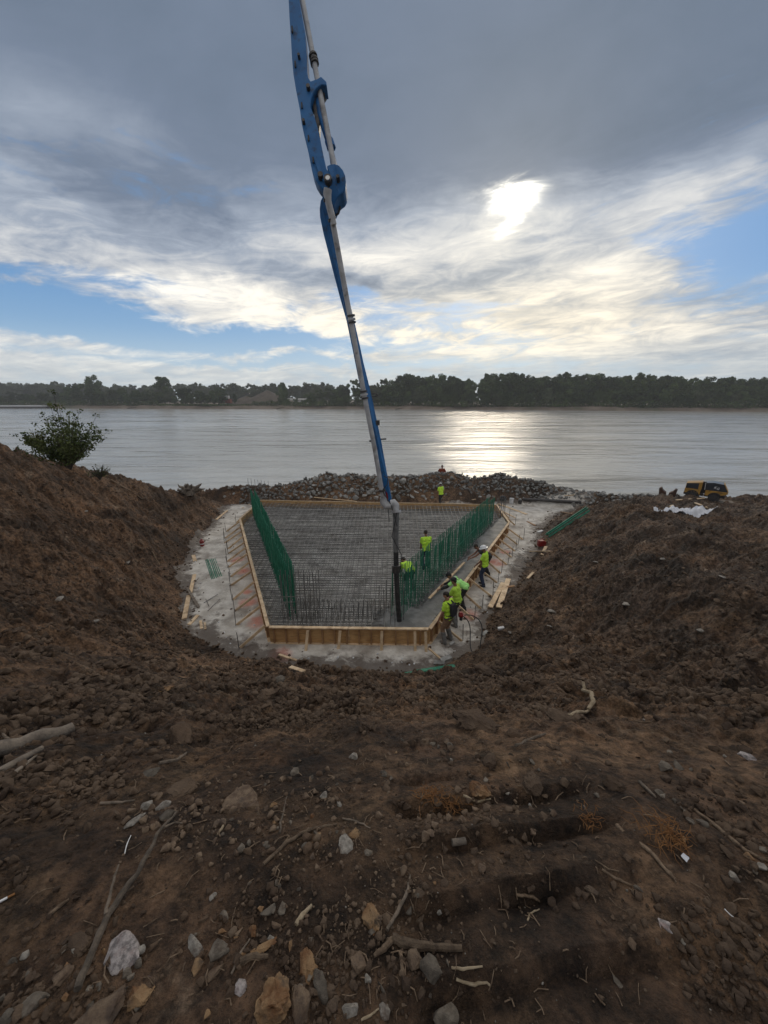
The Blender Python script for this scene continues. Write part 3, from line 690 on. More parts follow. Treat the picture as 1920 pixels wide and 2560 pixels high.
def curtain(p0, p1, n, rows, hfar, hnear, label, name='rebar_curtain', m='grebar', gap=.28, r=.016, z0=.2):
    e = empty(name, (p1.x, p1.y, z0), label, 'vertical rebar')
    d = (p1-p0); d.z = 0; L = d.length; d.normalize(); nn = Vector((d.y, -d.x, 0)); extra = MB(); cnt = 0; pts = []
    for k in range(rows):
        for i in range(n):
            u = (i+.5*k*.6)/(n-1); u = min(u, 1)
            p = p0+d*(L*u)+nn*(k*gap)+Vector((random.uniform(-.012, .012), random.uniform(-.012, .012), 0))
            h = hfar+(hnear-hfar)*u+random.uniform(-.03, .03)
            q = Vector((p.x+random.uniform(-.025, .025), p.y+random.uniform(-.02, .02), z0+h)); p.z = z0
            if cnt < 100: MB().tube([p, q], r, 6).build('bar', M[m], e)
            else: extra.tube([p, q], r, 6)
            cnt += 1
    for k in range(rows):
        for z in (.42, .30+hfar*.45):
            a = p0+nn*(k*gap); b = p1+nn*(k*gap); MB().tube([(a.x, a.y, z), (b.x, b.y, z)], r*.8, 6).build('tie_bar', M[m], e)
    if extra.v: tag(extra.build('rear_bars', M[m], e), kind='stuff')
    return e
curtain(LG0, LG1, 100, 2, 1.75, 2.05, 'left wall of tall green coated rebar standing in the mat', gap=-.22, r=.017)
curtain(RG0, RG1, 100, 2, 1.70, 1.90, 'right wall of tall green coated rebar beside the poured strip', gap=.30, r=.0125)
A0 = PZ(712, 1547, .35); A1 = PZ(800, 1545, .35)
curtain(A0, A1, 9, 2, 1.95, 1.95, 'cluster of dark bare upright bars at the near end of the left green wall', 'upright_bars', 'rebar', gap=.34, r=.012)
B0 = PZ(965, 1540, .35); B1 = PZ(1010, 1560, .35)
curtain(B0, B1, 4, 2, 1.5, 1.6, 'few dark bare upright bars around the bottom of the concrete hose', 'upright_bars', 'rebar', gap=.5, r=.012)
C0 = PZ(628, 1262, .4); C1 = PZ(668, 1258, .4)
curtain(PY(622, 1225, 26.6)*1.0, PY(672, 1225, 26.6)*1.0, 7, 1, 1.9, 1.7, 'few thin upright bars standing behind the far left corner of the footing', 'upright_bars', 'rebar', r=.014, z0=0)
curtain(PZ(1238, 1300, .35), PZ(1250, 1290, .35), 4, 2, 1.5, 1.5, 'few pale upright bars at the far end of the right green wall', 'upright_bars', 'rebar', r=.013)

# ------------------------------------------------------------------ concrete pump boom
def bt(py): return np.interp(py, [-400, 470, 1260], [8.3, 8.6, 11.3])
def bp(px, py, dz=0.0): return PT(px, py, float(bt(py))+dz)
FW = Vector((0, CP, -SP))
def build_boom():
    e = empty('pump_boom', bp(985, 1262), 'blue folding arm of a concrete pump hanging from the top of the picture', 'pump boom')
    e['label'] = 'blue folding concrete pump arm with grey delivery pipe reaching down over the mat'
    c4 = lambda x, y: (660+.2712*x, .2712*y); c5 = lambda x, y: (760+.3886*x, 500+.3886*y)
    up = [(150, -1200), (238, 0), (250, 250), (262, 420), (272, 600), (285, 750), (310, 900), (345, 1080), (360, 1200), (400, 1360), (425, 1480), (440, 1560), (455, 1630), (480, 1700), (515, 1755), (555, 1800),
          (600, 1770), (640, 1720), (620, 1665), (585, 1610), (560, 1500), (530, 1350), (500, 1220), (470, 1120), (440, 1050), (445, 980), (465, 920), (490, 885), (535, 848), (560, 850), (588, 855), (583, 818), (535, 773), (500, 795), (440, 817), (418, 780), (410, 735), (405, 560), (385, 330), (325, 0), (130, -1200)]
    def poly(pts, f, dz, th, name, m, ex=None):
        P = [bp(*f(*p), dz) for p in pts]; return MB().prism(P, FW*th).mesh(name), m
    def put(name, pts, f, dz, th, m, par=e, bevel=.012):
        P = [bp(*f(*p), dz) for p in pts]; return MB().prism(P, FW*th).build(name, m, par, bevel=bevel)
    up = [(-130, -1700)] + [(238, 0)] + up[2:-2] + [(325, 0), (-20, -1700)]
    up[0] = (60, -1700); up[-1] = (160, -1700)
    ua = put('upper_arm', up, c4, .0, .30, M['blue'])
    lo = [(112, 30), (106, 80), (108, 130), (124, 210), (150, 310), (190, 470), (230, 620), (270, 760), (310, 950), (350, 1150), (385, 1300), (430, 1480), (470, 1650), (500, 1800), (530, 1915), (542, 1945), (568, 1945),
          (556, 1880), (530, 1740), (500, 1570), (468, 1420), (440, 1290), (410, 1160), (385, 1060), (355, 920), (325, 790), (285, 620), (250, 450), (225, 320), (200, 200), (190, 120), (215, 60), (245, 10), (200, -30), (150, -40)]
    la = put('lower_arm', lo, c5, .16, .24, M['blue'])
    # round knuckle plate
    kn = [(592, 1606), (620, 1592), (660, 1586), (700, 1600), (735, 1640), (756, 1690), (764, 1750), (756, 1810), (738, 1845), (712, 1862), (690, 1885), (672, 1920), (655, 1960), (640, 1960), (610, 1800), (640, 1740), (610, 1660)]
    put('knuckle_plate', kn, c4, .05, .42, M['blue'])
    put('arm_edge', [(497, 893), (535, 850), (588, 858), (560, 905), (520, 955), (500, 1040), (520, 1160), (512, 1250), (498, 1250), (470, 1100), (455, 1010)], c4, .10, .20, M['dsteel'])
    # pins, bolts and scuffs
    def disc(x, y, r, f=c4, m='dsteel', dz=-.02): c_ = bp(*f(x, y), dz); MB().tube([c_-FW*.22, c_+FW*.36], r, 16).build('pin', M[m], e, True)
    for x, y, r in ((422, 886, .045), (380, 1195, .035), (532, 1680, .06), (600, 1715, .09), (338, 606, .03), (690, 1700, .04)): disc(x, y, r)
    disc(600, 1715, .05, m='rod', dz=-.06)
    for x, y in ((262, 300), (290, 620), (350, 1000), (412, 1300), (455, 1500)): c_ = bp(*c4(x, y), -.16); MB().bar(c_, c_+Vector((.0, 0, .10)), .05, .03).build('bracket', M['dsteel'], e)
    put('stiffener', [(455, 1460), (475, 1440), (560, 1640), (600, 1690), (570, 1700), (520, 1640)], c4, -.14, .02, M['blue'], bevel=.004)
    # ram
    def tb(name, pts, f, r, m, dz=0, n=12, par=e): return MB().tube([bp(*f(*p), dz) for p in pts], r, n).build(name, m, par, smooth=True)
    tb('ram_cylinder', [(505, 930), (520, 1050), (612, 1340)], c4, .085, M['blue'], .05)
    tb('ram_collar', [(600, 1300), (622, 1368)], c4, .105, M['blue'], .05)
    tb('ram_rod', [(610, 1350), (650, 1610)], c4, .062, M['rod'], .05)
    tb('ram_rod', [(618, 1350), (690, 1620)], c4, .035, M['rod'], .10)
    # delivery pipe
    tb('pipe', [(190, -1700), (352, 0), (452, 520), (505, 800), (560, 1080), (590, 1240), (640, 1500), (665, 1640)], c4, .062, M['pipe'], -.02)
    tb('pipe', [(590, 1740), (583, 1790), (592, 1850), (645, 2070)], c4, [.09, .095, .075, .068], M['pipe'], -.25)
    lowp = [(150, 0), (185, 140), (300, 770), (385, 1240), (455, 1600), (508, 1915)]
    tb('pipe', lowp, c5, .068, M['pipe'], -.14)
    for p in ((452, 520), (462, 560), (466, 585)): tb('clamp', [(p[0]-2, p[1]-8), (p[0]+3, p[1]+8)], c4, .10, M['dsteel'], -.02)
    for p in ((582, 1838), (625, 2025)): tb('clamp', [(p[0]-3, p[1]-9), (p[0]+3, p[1]+9)], c4, .095, M['dsteel'], -.22)
    for p in ((303, 745), (306, 768), (309, 788), (383, 1232), (387, 1252), (392, 1275), (503, 1868)): tb('clamp', [(p[0]-1, p[1]-6), (p[0]+1, p[1]+6)], c5, .105, M['dsteel'] if p[1] != 768 and p[1] != 1252 else M['pipe'], -.14)
    # elbow, hose tip
    tb('elbow', [(508, 1915), (512, 1945), (530, 1968), (552, 1966), (563, 1950)], c5, [.10, .115, .12, .115, .11], M['pipe'], -.10)
    tb('elbow', [(560, 1950), (575, 1945), (590, 1962), (592, 2000)], c5, [.10, .11, .11, .09], M['pipe'], -.10)
    tb('clamp', [(591, 1996), (593, 2012)], c5, .16, M['pipe'], -.10)
    # small fittings
    for a_, b_ in (((455, 1433), (487, 1433)),): MB().bar(bp(*c5(*a_), .1), bp(*c5(*b_), .1), .16, .14).build('lamp_bracket', M['dsteel'], e)
    tb('peg', [(480, 1540), (530, 1537)], c5, .022, M['dsteel'], .1); tb('peg', [(420, 1551), (436, 1550)], c5, .03, M['dsteel'], -.1)
    th = np.linspace(0, 6.28, 20); tb('hose_loop', [(448+26*math.cos(t), 1255+9*math.sin(t)) for t in th], c5, .014, M['dsteel'], .1, 6)
    tb('hose_loop', [(205, 100), (222, 85), (232, 50), (225, 25), (212, 40)], c5, .025, M['rubber'], .1, 6)
    tb('cable', [(515, 1775), (540, 1790), (535, 1830), (505, 1868), (520, 1900), (560, 1960), (600, 2100)], c5, .014, M['rubber'], -.2, 6)
    put('warning_plate', [(524, 1872), (536, 1885), (543, 1925), (530, 1920)], c5, .02, .03, M['red'], bevel=0)
    MB().tube([bp(*c5(540, 1960), -.1), bp(*c5(548, 2070), -.1)], .012, 6).build('cable', M['rubber'], e)
    # end hose
    h = empty('concrete_hose', PZ(999, 1554, .5), 'black rubber hose hanging from the boom tip into the rebar', 'hose')
    top = bp(*c5(592, 2005), -.10); bot = Vector((PZ(999, 1554, .5).x, PZ(999, 1554, .5).y, .42))
    def hp(u): return top.lerp(bot, u)+Vector((-.05*math.sin(u*3.1), 0, 0))
    MB().tube([hp(u) for u in np.linspace(0, .36, 6)], [.10, .095, .09, .085, .085, .08], 12).build('upper_hose', M['hosegrey'], h, True)
    MB().tube([hp(u) for u in np.linspace(.34, 1, 12)], .082, 12).build('rubber_sleeve', M['rubber'], h, True)
    MB().tube([hp(.46), hp(.52)], .14, 12).build('coupling', M['dsteel'], h, True)
    MB().tube([hp(.0)+Vector((.02, -.1, 0)), hp(.2)+Vector((-.12, -.1, 0)), hp(.35)+Vector((.16, -.1, 0)), hp(.47)+Vector((.14, -.1, 0)), hp(.5)+Vector((.1, -.05, 0))], .013, 6).build('safety_cable', M['rubber'], h, True)
build_boom()

# ------------------------------------------------------------------ rocks
def rock_mesh(seed, sub=2, jag=.28, npt=16, bev=.07, rough=0, ang=28):
    r = np.random.default_rng(seed); bm = bmesh.new()
    pts = r.normal(size=(npt, 3)); pts /= np.linalg.norm(pts, axis=1)[:, None]; pts *= (.80+.25*r.random(npt))[:, None]
    for p in pts: bm.verts.new(p)
    res = bmesh.ops.convex_hull(bm, input=bm.verts[:])
    bmesh.ops.delete(bm, geom=[g for g in res['geom_interior'] if isinstance(g, bmesh.types.BMVert)], context='VERTS')
    bmesh.ops.bevel(bm, geom=bm.edges[:], offset=bev, segments=1, affect='EDGES')
    if sub:
        bmesh.ops.triangulate(bm, faces=bm.faces[:])
        bmesh.ops.subdivide_edges(bm, edges=bm.edges[:], cuts=sub, use_grid_fill=True)
        for v in bm.verts:
            n = mn.fractal(v.co*2.2+Vector((seed, 0, 0)), .7, 2.1, 4)
            v.co *= 1+jag*.22*n
            if rough: v.co *= 1+rough*(mn.fractal(v.co*3.1+Vector((0, seed, 0)), .9, 2.0, 3)*.16+abs(mn.noise(v.co*5.5+Vector((seed, 3, 0))))*.10)
    bmesh.ops.triangulate(bm, faces=bm.faces[:])
    me = bpy.data.meshes.new('rock'); bm.to_mesh(me); bm.free()
    me.polygons.foreach_set('use_smooth', np.ones(len(me.polygons), bool))
    try: me.set_sharp_from_angle(angle=R(ang))
    except Exception: pass
    return me
ROCKS = [rock_mesh(i, 1) for i in range(8)]
RIP = [rock_mesh(70+i, 1, .2, 11, .03) for i in range(8)]
LOWROCK = [rock_mesh(50+i, 0, npt=11) for i in range(5)]
_rv = {}
def rock(name, mesh, m, loc, s, rot, label, cat, group=None, sink=.25):
    key = (mesh.name, m.name)
    if key not in _rv: k = mesh.copy(); k.materials.clear(); k.materials.append(m); _rv[key] = k
    o = bpy.data.objects.new(name, _rv[key]); C.objects.link(o); o.rotation_euler = rot; o.scale = s
    o.location = (loc[0], loc[1], loc[2]+s[2]*(1-2*sink)*.8); return tag(o, label, cat, group)
def build_berm():
    r = random.Random(2); n = 0
    cand = []
    for _ in range(9000):
        px = r.uniform(560, 1600); py = r.uniform(1170, 1262)
        cand.append((px, py))
    placed = []
    for px, py in cand:
        if n >= 290: break
        dens = 1.0 if 760 < px < 1060 else (.55 if px < 760 or 1300 < px < 1480 else .35)
        if 1075 < px < 1290 and py > 1198: dens = .12
        if px < 640: dens = .15
        if r.random() > dens: continue
        d = ray(px, py); t = np.linspace(25, 34, 120); x = d.x*t; y = d.y*t; z = CAMZ+d.z*t; g = H(x, y, False); b = np.nonzero(z <= g)[0]
        if not len(b): continue
        i = b[0]; x, y, g = x[i], y[i], g[i]
        if g < .22: continue
        s = r.uniform(.11, .25)*(1.25 if 760 < px < 1060 else .85)
        if any((x-a)**2+(y-b_)**2 < (.75*(s+c))**2 and abs(g-z_) < .3 for a, b_, z_, c in placed[-400:]): continue
        placed.append((x, y, g, s)); n += 1
        rock('riprap_stone', RIP[r.randrange(8)], M['riprap'], (x, y, g-.03), (s*r.uniform(.85, 1.3), s, s*r.uniform(.7, 1.05)), [r.uniform(0, 6.28) for _ in range(3)],
             'grey broken rock heaped on the berm between footing and river', 'rock', 'grey rocks heaped on the riverbank berm', .3)
    # the small stones between them and down the far side
    V = []; F = []; k = 0; protos = []
    for me in LOWROCK:
        v = np.zeros(len(me.vertices)*3); me.vertices.foreach_get('co', v); f = np.zeros(len(me.polygons)*3, int); me.polygons.foreach_get('vertices', f); protos.append((v.reshape(-1, 3), f.reshape(-1, 3)))
    for _ in range(2600):
        px = r.uniform(600, 1600); u = r.uniform(0, 1)
        x = px/924*28-960/924*28; seg = np.interp(x, [p[0] for p in BERM], [p[1] for p in BERM]); y = seg+r.uniform(-1.7, 2.2); g = h1(x, y) if r.random() < .0 else None
        protos_i = protos[r.randrange(5)]; V.append((x, y, r.uniform(.05, .16), protos_i, r.random()*6.28))
    hz = H([v[0] for v in V], [v[1] for v in V])
    scatter_build('rubble', V, hz, M['riprap'], 'broken grey rubble filling the berm between the larger rocks')
def scatter_build(name, items, hz, m, label, sunk=.3, cat='rubble'):
    vs = []; fs = []; k = 0
    for (x, y, s, (pv, pf), a), z in zip(items, hz):
        c, s_ = math.cos(a), math.sin(a); b = a*2.7; cb, sb = math.cos(b), math.sin(b)
        q = pv*np.array([1.15, 1, .8])
        q = np.stack([q[:, 0]*cb-q[:, 2]*sb, q[:, 1], q[:, 0]*sb+q[:, 2]*cb], 1)
        q = np.stack([q[:, 0]*c-q[:, 1]*s_, q[:, 0]*s_+q[:, 1]*c, q[:, 2]], 1)*s
        vs.append(q+np.array([x, y, z+s*(.8-1.6*sunk)])); fs.append(pf+k); k += len(pv)
    me = npmesh(name, np.concatenate(vs), np.concatenate(fs), True)
    tag(link(name, me, m), label, cat, kind='stuff')
def protos_of(L):
    out = []
    for me in L:
        v = np.zeros(len(me.vertices)*3); me.vertices.foreach_get('co', v); f = np.zeros(len(me.polygons)*3, int); me.polygons.foreach_get('vertices', f); out.append((v.reshape(-1, 3), f.reshape(-1, 3)))
    return out
build_berm()
def build_clods():
    pr = protos_of(LOWROCK); r = np.random.default_rng(21)
    def field(n, rmin, rmax, s0, s1, amax=66, dens=None):
        a = np.radians(r.uniform(-amax, amax, n)); rr = np.exp(r.uniform(math.log(rmin), math.log(rmax), n)); x = rr*np.sin(a); y = rr*np.cos(a)
        keep = (sdist(x, y, PIT) > .1) & (y < 27) & (x < 26) & (r.random(n) < dens(x, y)) if dens is not None else (sdist(x, y, PIT) > .1) & (y < 27)
        x, y = x[keep], y[keep]; s = s0+(s1-s0)*r.random(len(x))**4
        return x, y, s*np.clip(np.hypot(x, y)/3.0, .30, 1.9)**.85
    cl = lambda x, y: (1-.85*sst(x, -.15, 0)*sst(-x, -.95, -.8)*sst(y, .3, .45)*sst(-y, -1.6, -1.4))*np.clip(-.10+2.0*fbm(x, y, .9, 3)+.75*np.exp(-((np.hypot(x, y)-3.3)/1.0)**2)+.60*sst(np.hypot(x, y), 3, 6)-.22*sst(-np.hypot(x, y), -2.4, -1.6), .015, 1)
    x, y, s = field(120000, .8, 30, .006, .050, dens=cl)
    hz = H(x, y); a = r.random(len(x))*6.28
    scatter_build('soil_clods', [(x[i], y[i], s[i], pr[i % 5], a[i]) for i in range(len(x))], hz, M['clod'], 'brown soil clods littered over bank and foreground', .35, 'clods')
    cl2 = lambda x, y: np.clip(.35+1.2*fbm(x+9, y, .7, 3), .05, 1)
    x, y, s = field(3800, .5, 25, .006, .030, dens=cl2); s = s*.62
    hz = H(x, y); a = r.random(len(x))*6.28
    scatter_build('pebbles', [(x[i], y[i], s[i], pr[i % 5], a[i]) for i in range(len(x))], hz, M['stone_br'], 'small brown and grey pebbles strewn over the soil', .3, 'pebbles')
    x, y, s = field(520, .5, 25, .004, .014, dens=cl2)
    hz = H(x, y); a = r.random(len(x))*6.28
    scatter_build('chips', [(x[i], y[i], s[i], pr[i % 5], a[i]) for i in range(len(x))], hz, M['stone_wh'], 'tiny pale stone chips speckling the dark soil', .15, 'chips')
build_clods()
def build_near_gravel():
    r = np.random.default_rng(44); pr = protos_of(LOWROCK+RIP[:3]); it = []
    for (px, py, sp, n, s0, s1) in ((850, 2450, 230, 420, .003, .016), (620, 2330, 160, 200, .003, .012), (120, 2480, 200, 260, .004, .018), (1000, 2400, 200, 240, .003, .014), (1150, 2000, 220, 260, .004, .02), (430, 2010, 150, 120, .004, .02), (700, 2000, 260, 240, .004, .018), (900, 2250, 260, 220, .003, .010)):
        for _ in range(n):
            x, y = px+r.normal()*sp*.6, py+r.normal()*sp*.45
            if y > 2620: continue
            d = ray(x, y); t = 1.62/max(-d.z, .3); P_ = d*t; it.append((P_.x, P_.y, (s0+(s1-s0)*r.random()**2.5)*(.6+.5*P_.y), pr[r.integers(8)], r.random()*6.3))
    hz = H([q[0] for q in it], [q[1] for q in it]); k = len(it)*2//3
    scatter_build('gravel', it[:k], hz[:k], M['clod'], 'brown gravel and soil crumbs packed round the near stones', .4, 'gravel')
    scatter_build('grit', it[k:], hz[k:], M['stone_br'], 'small brown and tan stones between the near rocks', .3, 'gravel')
build_near_gravel()
def build_edge_crumbs():
    r = np.random.default_rng(33); pr = protos_of(LOWROCK); n = 26000; x = r.uniform(-12, 15, n); y = r.uniform(7.8, 26, n); d = sdist(x, y, PIT)
    p = np.exp(-((d-.05)/.45)**2)*np.clip(.5+1.6*fbm(x, y, .8, 3), .1, 1)+.05*(d < 0)*(d > -1.6); k = (r.random(n) < p)&(inset(x, y) < -.2); x, y = x[k], y[k]; s = .012+.07*r.random(len(x))**3
    hz = H(x, y)+.02; a = r.random(len(x))*6.28
    scatter_build('spilled_soil', [(x[i], y[i], s[i], pr[i % 5], a[i]) for i in range(len(x))], hz, M['clod'], 'loose brown soil spilled over the edge of the grey pit floor', .35, 'soil')
build_edge_crumbs()
# ------------------------------------------------------------------ people
def capsule(a, b, ra, rb, n=14):
    """closed tapered capsule"""
    a, b = Vector(a), Vector(b); d = b-a; L = d.length
    if L < 1e-5: d = Vector((0, 0, 1)); L = 1e-5
    d = d/L; r = d.orthogonal().normalized(); u = d.cross(r); V = []; F = []; rings = []
    for i in range(1, 5): t = math.pi/2*(1-i/4); rings.append((a-d*ra*math.sin(t), ra*math.cos(t)))
    for i in range(0, 4): t = math.pi/2*i/4; rings.append((b+d*rb*math.sin(t), rb*math.cos(t)))
    V.append(a-d*ra)
    for c, q in rings:
        for k in range(n): an = 2*math.pi*k/n; V.append(c+(r*math.cos(an)+u*math.sin(an))*q)
    V.append(b+d*rb); m = len(rings)
    for k in range(n): F.append((0, 1+(k+1) % n, 1+k)); F.append((len(V)-1, 1+(m-1)*n+k, 1+(m-1)*n+(k+1) % n))
    for i in range(m-1):
        for k in range(n): k2 = (k+1) % n; F.append((1+i*n+k, 1+i*n+k2, 1+(i+1)*n+k2, 1+(i+1)*n+k))
    return V, F
def remeshed(name, caps, voxel, wrinkle=0.0, seed=0, cut=None):
    mb = MB()
    for c in caps: mb.add(*capsule(*c))
    me = bpy.data.meshes.new(name); me.from_pydata(mb.v, [], mb.f)
    bm = bmesh.new(); bm.from_mesh(me); bmesh.ops.recalc_face_normals(bm, faces=bm.faces[:]); bm.to_mesh(me); bm.free()
    o = bpy.data.objects.new('tmp', me); C.objects.link(o)
    md = o.modifiers.new('r', 'REMESH'); md.mode = 'VOXEL'; md.voxel_size = voxel; md.use_smooth_shade = True
    sm = o.modifiers.new('s', 'SMOOTH'); sm.factor = .5; sm.iterations = 3 if voxel > .011 else 1
    dg = bpy.context.evaluated_depsgraph_get(); dg.update()
    out = bpy.data.meshes.new_from_object(o.evaluated_get(dg)); out.name = name
    bpy.data.objects.remove(o); bpy.data.meshes.remove(me)
    if wrinkle:
        for v in out.vertices:
            p = v.co; n = mn.fractal(Vector((p.x*9+seed, p.y*9, p.z*13)), .8, 2, 3); v.co = p+v.normal*n*wrinkle
    out.polygons.foreach_set('use_smooth', np.ones(len(out.polygons), bool)); out.update()
    return out
def ik(S, Tg, l1, l2, pole):
    S, Tg, pole = Vector(S), Vector(Tg), Vector(pole); d = Tg-S; L = min(d.length, (l1+l2)*.985); d = d.normalized(); Tg = S+d*L
    x = (l1*l1-l2*l2+L*L)/(2*L); h = math.sqrt(max(l1*l1-x*x, 0)); p = (pole-d*pole.dot(d)).normalized()
    return S+d*x+p*h, Tg
def person(loc, yaw, label, shirt='neon', pants='jeans', boots='dark', skin='skin', hat='hair', lean=5, hz=.94, side=0, hands=((-.25, .1, .85), (.25, .1, .85)),
           feet=((-.12, -.03, 0), (.13, .08, 0)), head=0, high_boots=False, grip=.6, sleeve=.62, headturn=0, hatmat=None):
    e = empty('person', loc, label, 'person', None, R(yaw))
    P = Vector((0, 0, hz)); la, sa = R(lean), R(side)
    Tn = Vector((math.sin(sa), math.sin(la)*math.cos(sa), math.cos(la)*math.cos(sa))).normalized(); Xs = Vector((math.cos(sa), 0, -math.sin(sa))); Fw = Tn.cross(Xs)
    W_ = lambda u, x=0, f=0: P+Tn*u+Xs*x+Fw*f
    hl = R(lean*.55+head); hd = Vector((0, math.sin(hl), math.cos(hl))); hf = Vector((0, math.cos(hl), -math.sin(hl)))
    ht = R(headturn); hf = hf*math.cos(ht)+Vector((1, 0, 0))*math.sin(ht); hr = hf.cross(hd)
    neck = W_(.545, 0, .0); hc = neck+hd*.155+hf*.015
    SH = [W_(.475, -.175), W_(.475, .175)]
    arms = []
    for s, (S, h) in enumerate(zip(SH, hands)):
        el, wr = ik(S, h, .29, .255, (-.5 if s == 0 else .5, -.6, -.7)); arms.append((S, el, wr))
    legs = []
    for s, f in enumerate(feet):
        Hh = P+Vector((-.095 if s == 0 else .095, 0, -.03)); kn, an = ik(Hh, (f[0], f[1], f[2]+.085), .44, .43, (0, 1, .1)); legs.append((Hh, kn, an))
    B = []
    B += [(W_(.05, -.07), W_(.05, .07), .095, .095), (W_(.2, -.05), W_(.2, .05), .095, .095), (W_(.35, -.08), W_(.35, .08), .10, .10), (W_(.46, -.11), W_(.46, .11), .06, .06),
          (W_(.05), W_(.4), .11, .11), (W_(.44), neck+hd*.06, .062, .056)]
    B += [(hc+hd*.035-hf*.015, hc+hd*.03+hf*.02, .078, .070), (hc-hd*.035+hf*.02, hc-hd*.06+hf*.035, .060, .045), (hc+hd*.02+hf*.082, hc-hd*.02+hf*.098, .010, .014), (hc-hd*.045+hf*.078, hc-hd*.055+hf*.078, .016, .014)]
    for s in (-1, 1): B += [(hc+hr*.074*s+hd*.015, hc+hr*.080*s-hd*.015, .014, .011), (hc+hr*.03*s+hd*.03+hf*.07, hc+hr*.036*s+hd*.03+hf*.07, .014, .012)]
    for s, (S, el, wr) in enumerate(arms):
        B += [(S, el, .052, .040), (el, wr, .040, .026)]
        d = (wr-el).normalized(); sd = d.cross(Vector((0, 0, 1)));
        if sd.length < .1: sd = Vector((1, 0, 0))
        sd.normalize(); nn_ = sd.cross(d).normalized()
        if nn_.z > 0: nn_ = -nn_
        pc = wr+d*.05
        B += [(wr+d*.02-sd*.018, wr+d*.075-sd*.028, .017, .014), (wr+d*.02+sd*.018, wr+d*.08+sd*.026, .017, .014), (wr+d*.02, wr+d*.08, .018, .015)]
        for j, (o, ln) in enumerate(((-.034, .065), (-.012, .080), (.012, .085), (.034, .075))):
            k0 = wr+d*.085+sd*o; c_ = grip; dir1 = (d*math.cos(c_)+nn_*math.sin(c_)).normalized(); k1 = k0+dir1*ln*.55; dir2 = (d*math.cos(c_*2)+nn_*math.sin(c_*2)).normalized(); k2 = k1+dir2*ln*.5
            B += [(k0, k1, .0105, .0095), (k1, k2, .0095, .008)]
        th = sd*(1 if s == 0 else -1); t0 = wr+d*.03+th*.03; t1 = t0+(th*.5+d*.7+nn_*.4).normalized()*.045; B += [(t0, t1, .014, .011), (t1, t1+(d+nn_*.5-th*.1).normalized()*.032, .011, .009)]
    for (Hh, kn, an) in legs: B += [(Hh, kn, .075, .052), (kn, an, .052, .036), (an, an+Vector((0, .12, -.04)), .034, .028)]
    link('body', remeshed('body', B, .0095), M[skin], e, world=False)
    S_ = [(W_(.0, -.085), W_(.0, .085), .112, .112), (W_(.14, -.075), W_(.14, .075), .112, .112), (W_(.28, -.09), W_(.28, .09), .118, .118), (W_(.39, -.11), W_(.39, .11), .105, .105), (W_(.465, -.13), W_(.465, .13), .066, .066),
          (W_(.47, -.04), W_(.52, 0), .07, .062), (W_(.02), W_(.42), .125, .125)]
    for (S, el, wr) in arms: S_ += [(S, S.lerp(el, sleeve), .073, .070)]
    link('shirt', remeshed('shirt', S_, .014, .012, random.random()*9), M[shirt], e, world=False)
    Pn = [(P+Vector((-.085, 0, -.02)), P+Vector((.085, 0, -.02)), .110, .110)]
    for (Hh, kn, an) in legs:
        Pn += [(Hh, kn, .100, .075)]
        Pn += [(kn, kn.lerp(an, .35), .073, .066)] if high_boots else [(kn, an+Vector((0, 0, -.01)), .073, .068)]
    link('trousers', remeshed('trousers', Pn, .014, .012, random.random()*9), M[pants], e, world=False)
    for (Hh, kn, an) in legs:
        Bo = [(an+Vector((0, -.03, -.04)), an+Vector((0, .14, -.048)), .045, .042), (an+Vector((0, 0, -.03)), an+Vector((0, 0, .06)), .055, .06)]
        if high_boots: Bo += [(an, kn.lerp(an, .3), .062, .082)]
        link('boot', remeshed('boot', Bo, .013), M[boots], e, world=False)
    if hat in ('hair', 'cap', 'shorthair'):
        Hc = [(hc+hd*.052-hf*.030, hc+hd*.050+hf*.012, .080, .074), (hc+hd*.0-hf*.055, hc+hd*.04-hf*.04, .052, .06)]
        link('hair', remeshed('hair', Hc, .010, .006, 3), M['hair'], e, world=False)
    if hat == 'cap':
        Hc = [(hc+hd*.066-hf*.028, hc+hd*.064+hf*.016, .082, .078)]
        c = link('cap', remeshed('cap', Hc, .010), M[hatmat or 'dark'], e, world=False)
        mb = MB(); c0 = hc+hd*.060; mb.prism([c0+hr*-.06+hf*.05, c0+hr*-.055+hf*.13, c0+hf*.155, c0+hr*.055+hf*.13, c0+hr*.06+hf*.05], hd*.008); o = mb.build('visor', M[hatmat or 'dark'], None); o.parent = c
        if hatmat is None:
            o = MB().prism([c0+hr*.03-hf*.085+hd*.06, c0+hr*.085-hf*.06+hd*.03, c0+hr*.085-hf*.02+hd*.07, c0+hr*.03-hf*.03+hd*.10], (hr-hf).normalized()*.03).build('pale_panel', M['white'], None); o.parent = c
    if hat == 'hardhat':
        V = []; F = []; n = 20
        prof = [(.155, .0), (.160, .006), (.125, .020), (.118, .05), (.100, .085), (.065, .112), (.02, .122)]
        for r_, z_ in prof:
            for k in range(n): a = 2*math.pi*k/n; V.append(hc+hd*(.038+z_)+(hr*math.cos(a)+hf*math.sin(a)*1.12)*r_)
        for i in range(len(prof)-1):
            for k in range(n): k2 = (k+1) % n; F.append((i*n+k, i*n+k2, (i+1)*n+k2, (i+1)*n+k))
        F.append(tuple((len(prof)-1)*n+k for k in range(n))); F.append(tuple(range(n-1, -1, -1)))
        o = MB().add(V, F).build('hard_hat', M['hardhat'], None, True); o.parent = e
    return e, dict(W=W_, hc=hc, hd=hd, hf=hf, P=P, Tn=Tn, arms=arms)
def to_local(e, p):
    return e.matrix_local_inv @ Vector(p)
def loc_of(p, base, yaw):
    """world point in a person's own frame"""
    q = Vector(p)-Vector(base); a = R(-yaw); return Vector((q.x*math.cos(a)-q.y*math.sin(a), q.x*math.sin(a)+q.y*math.cos(a), q.z))
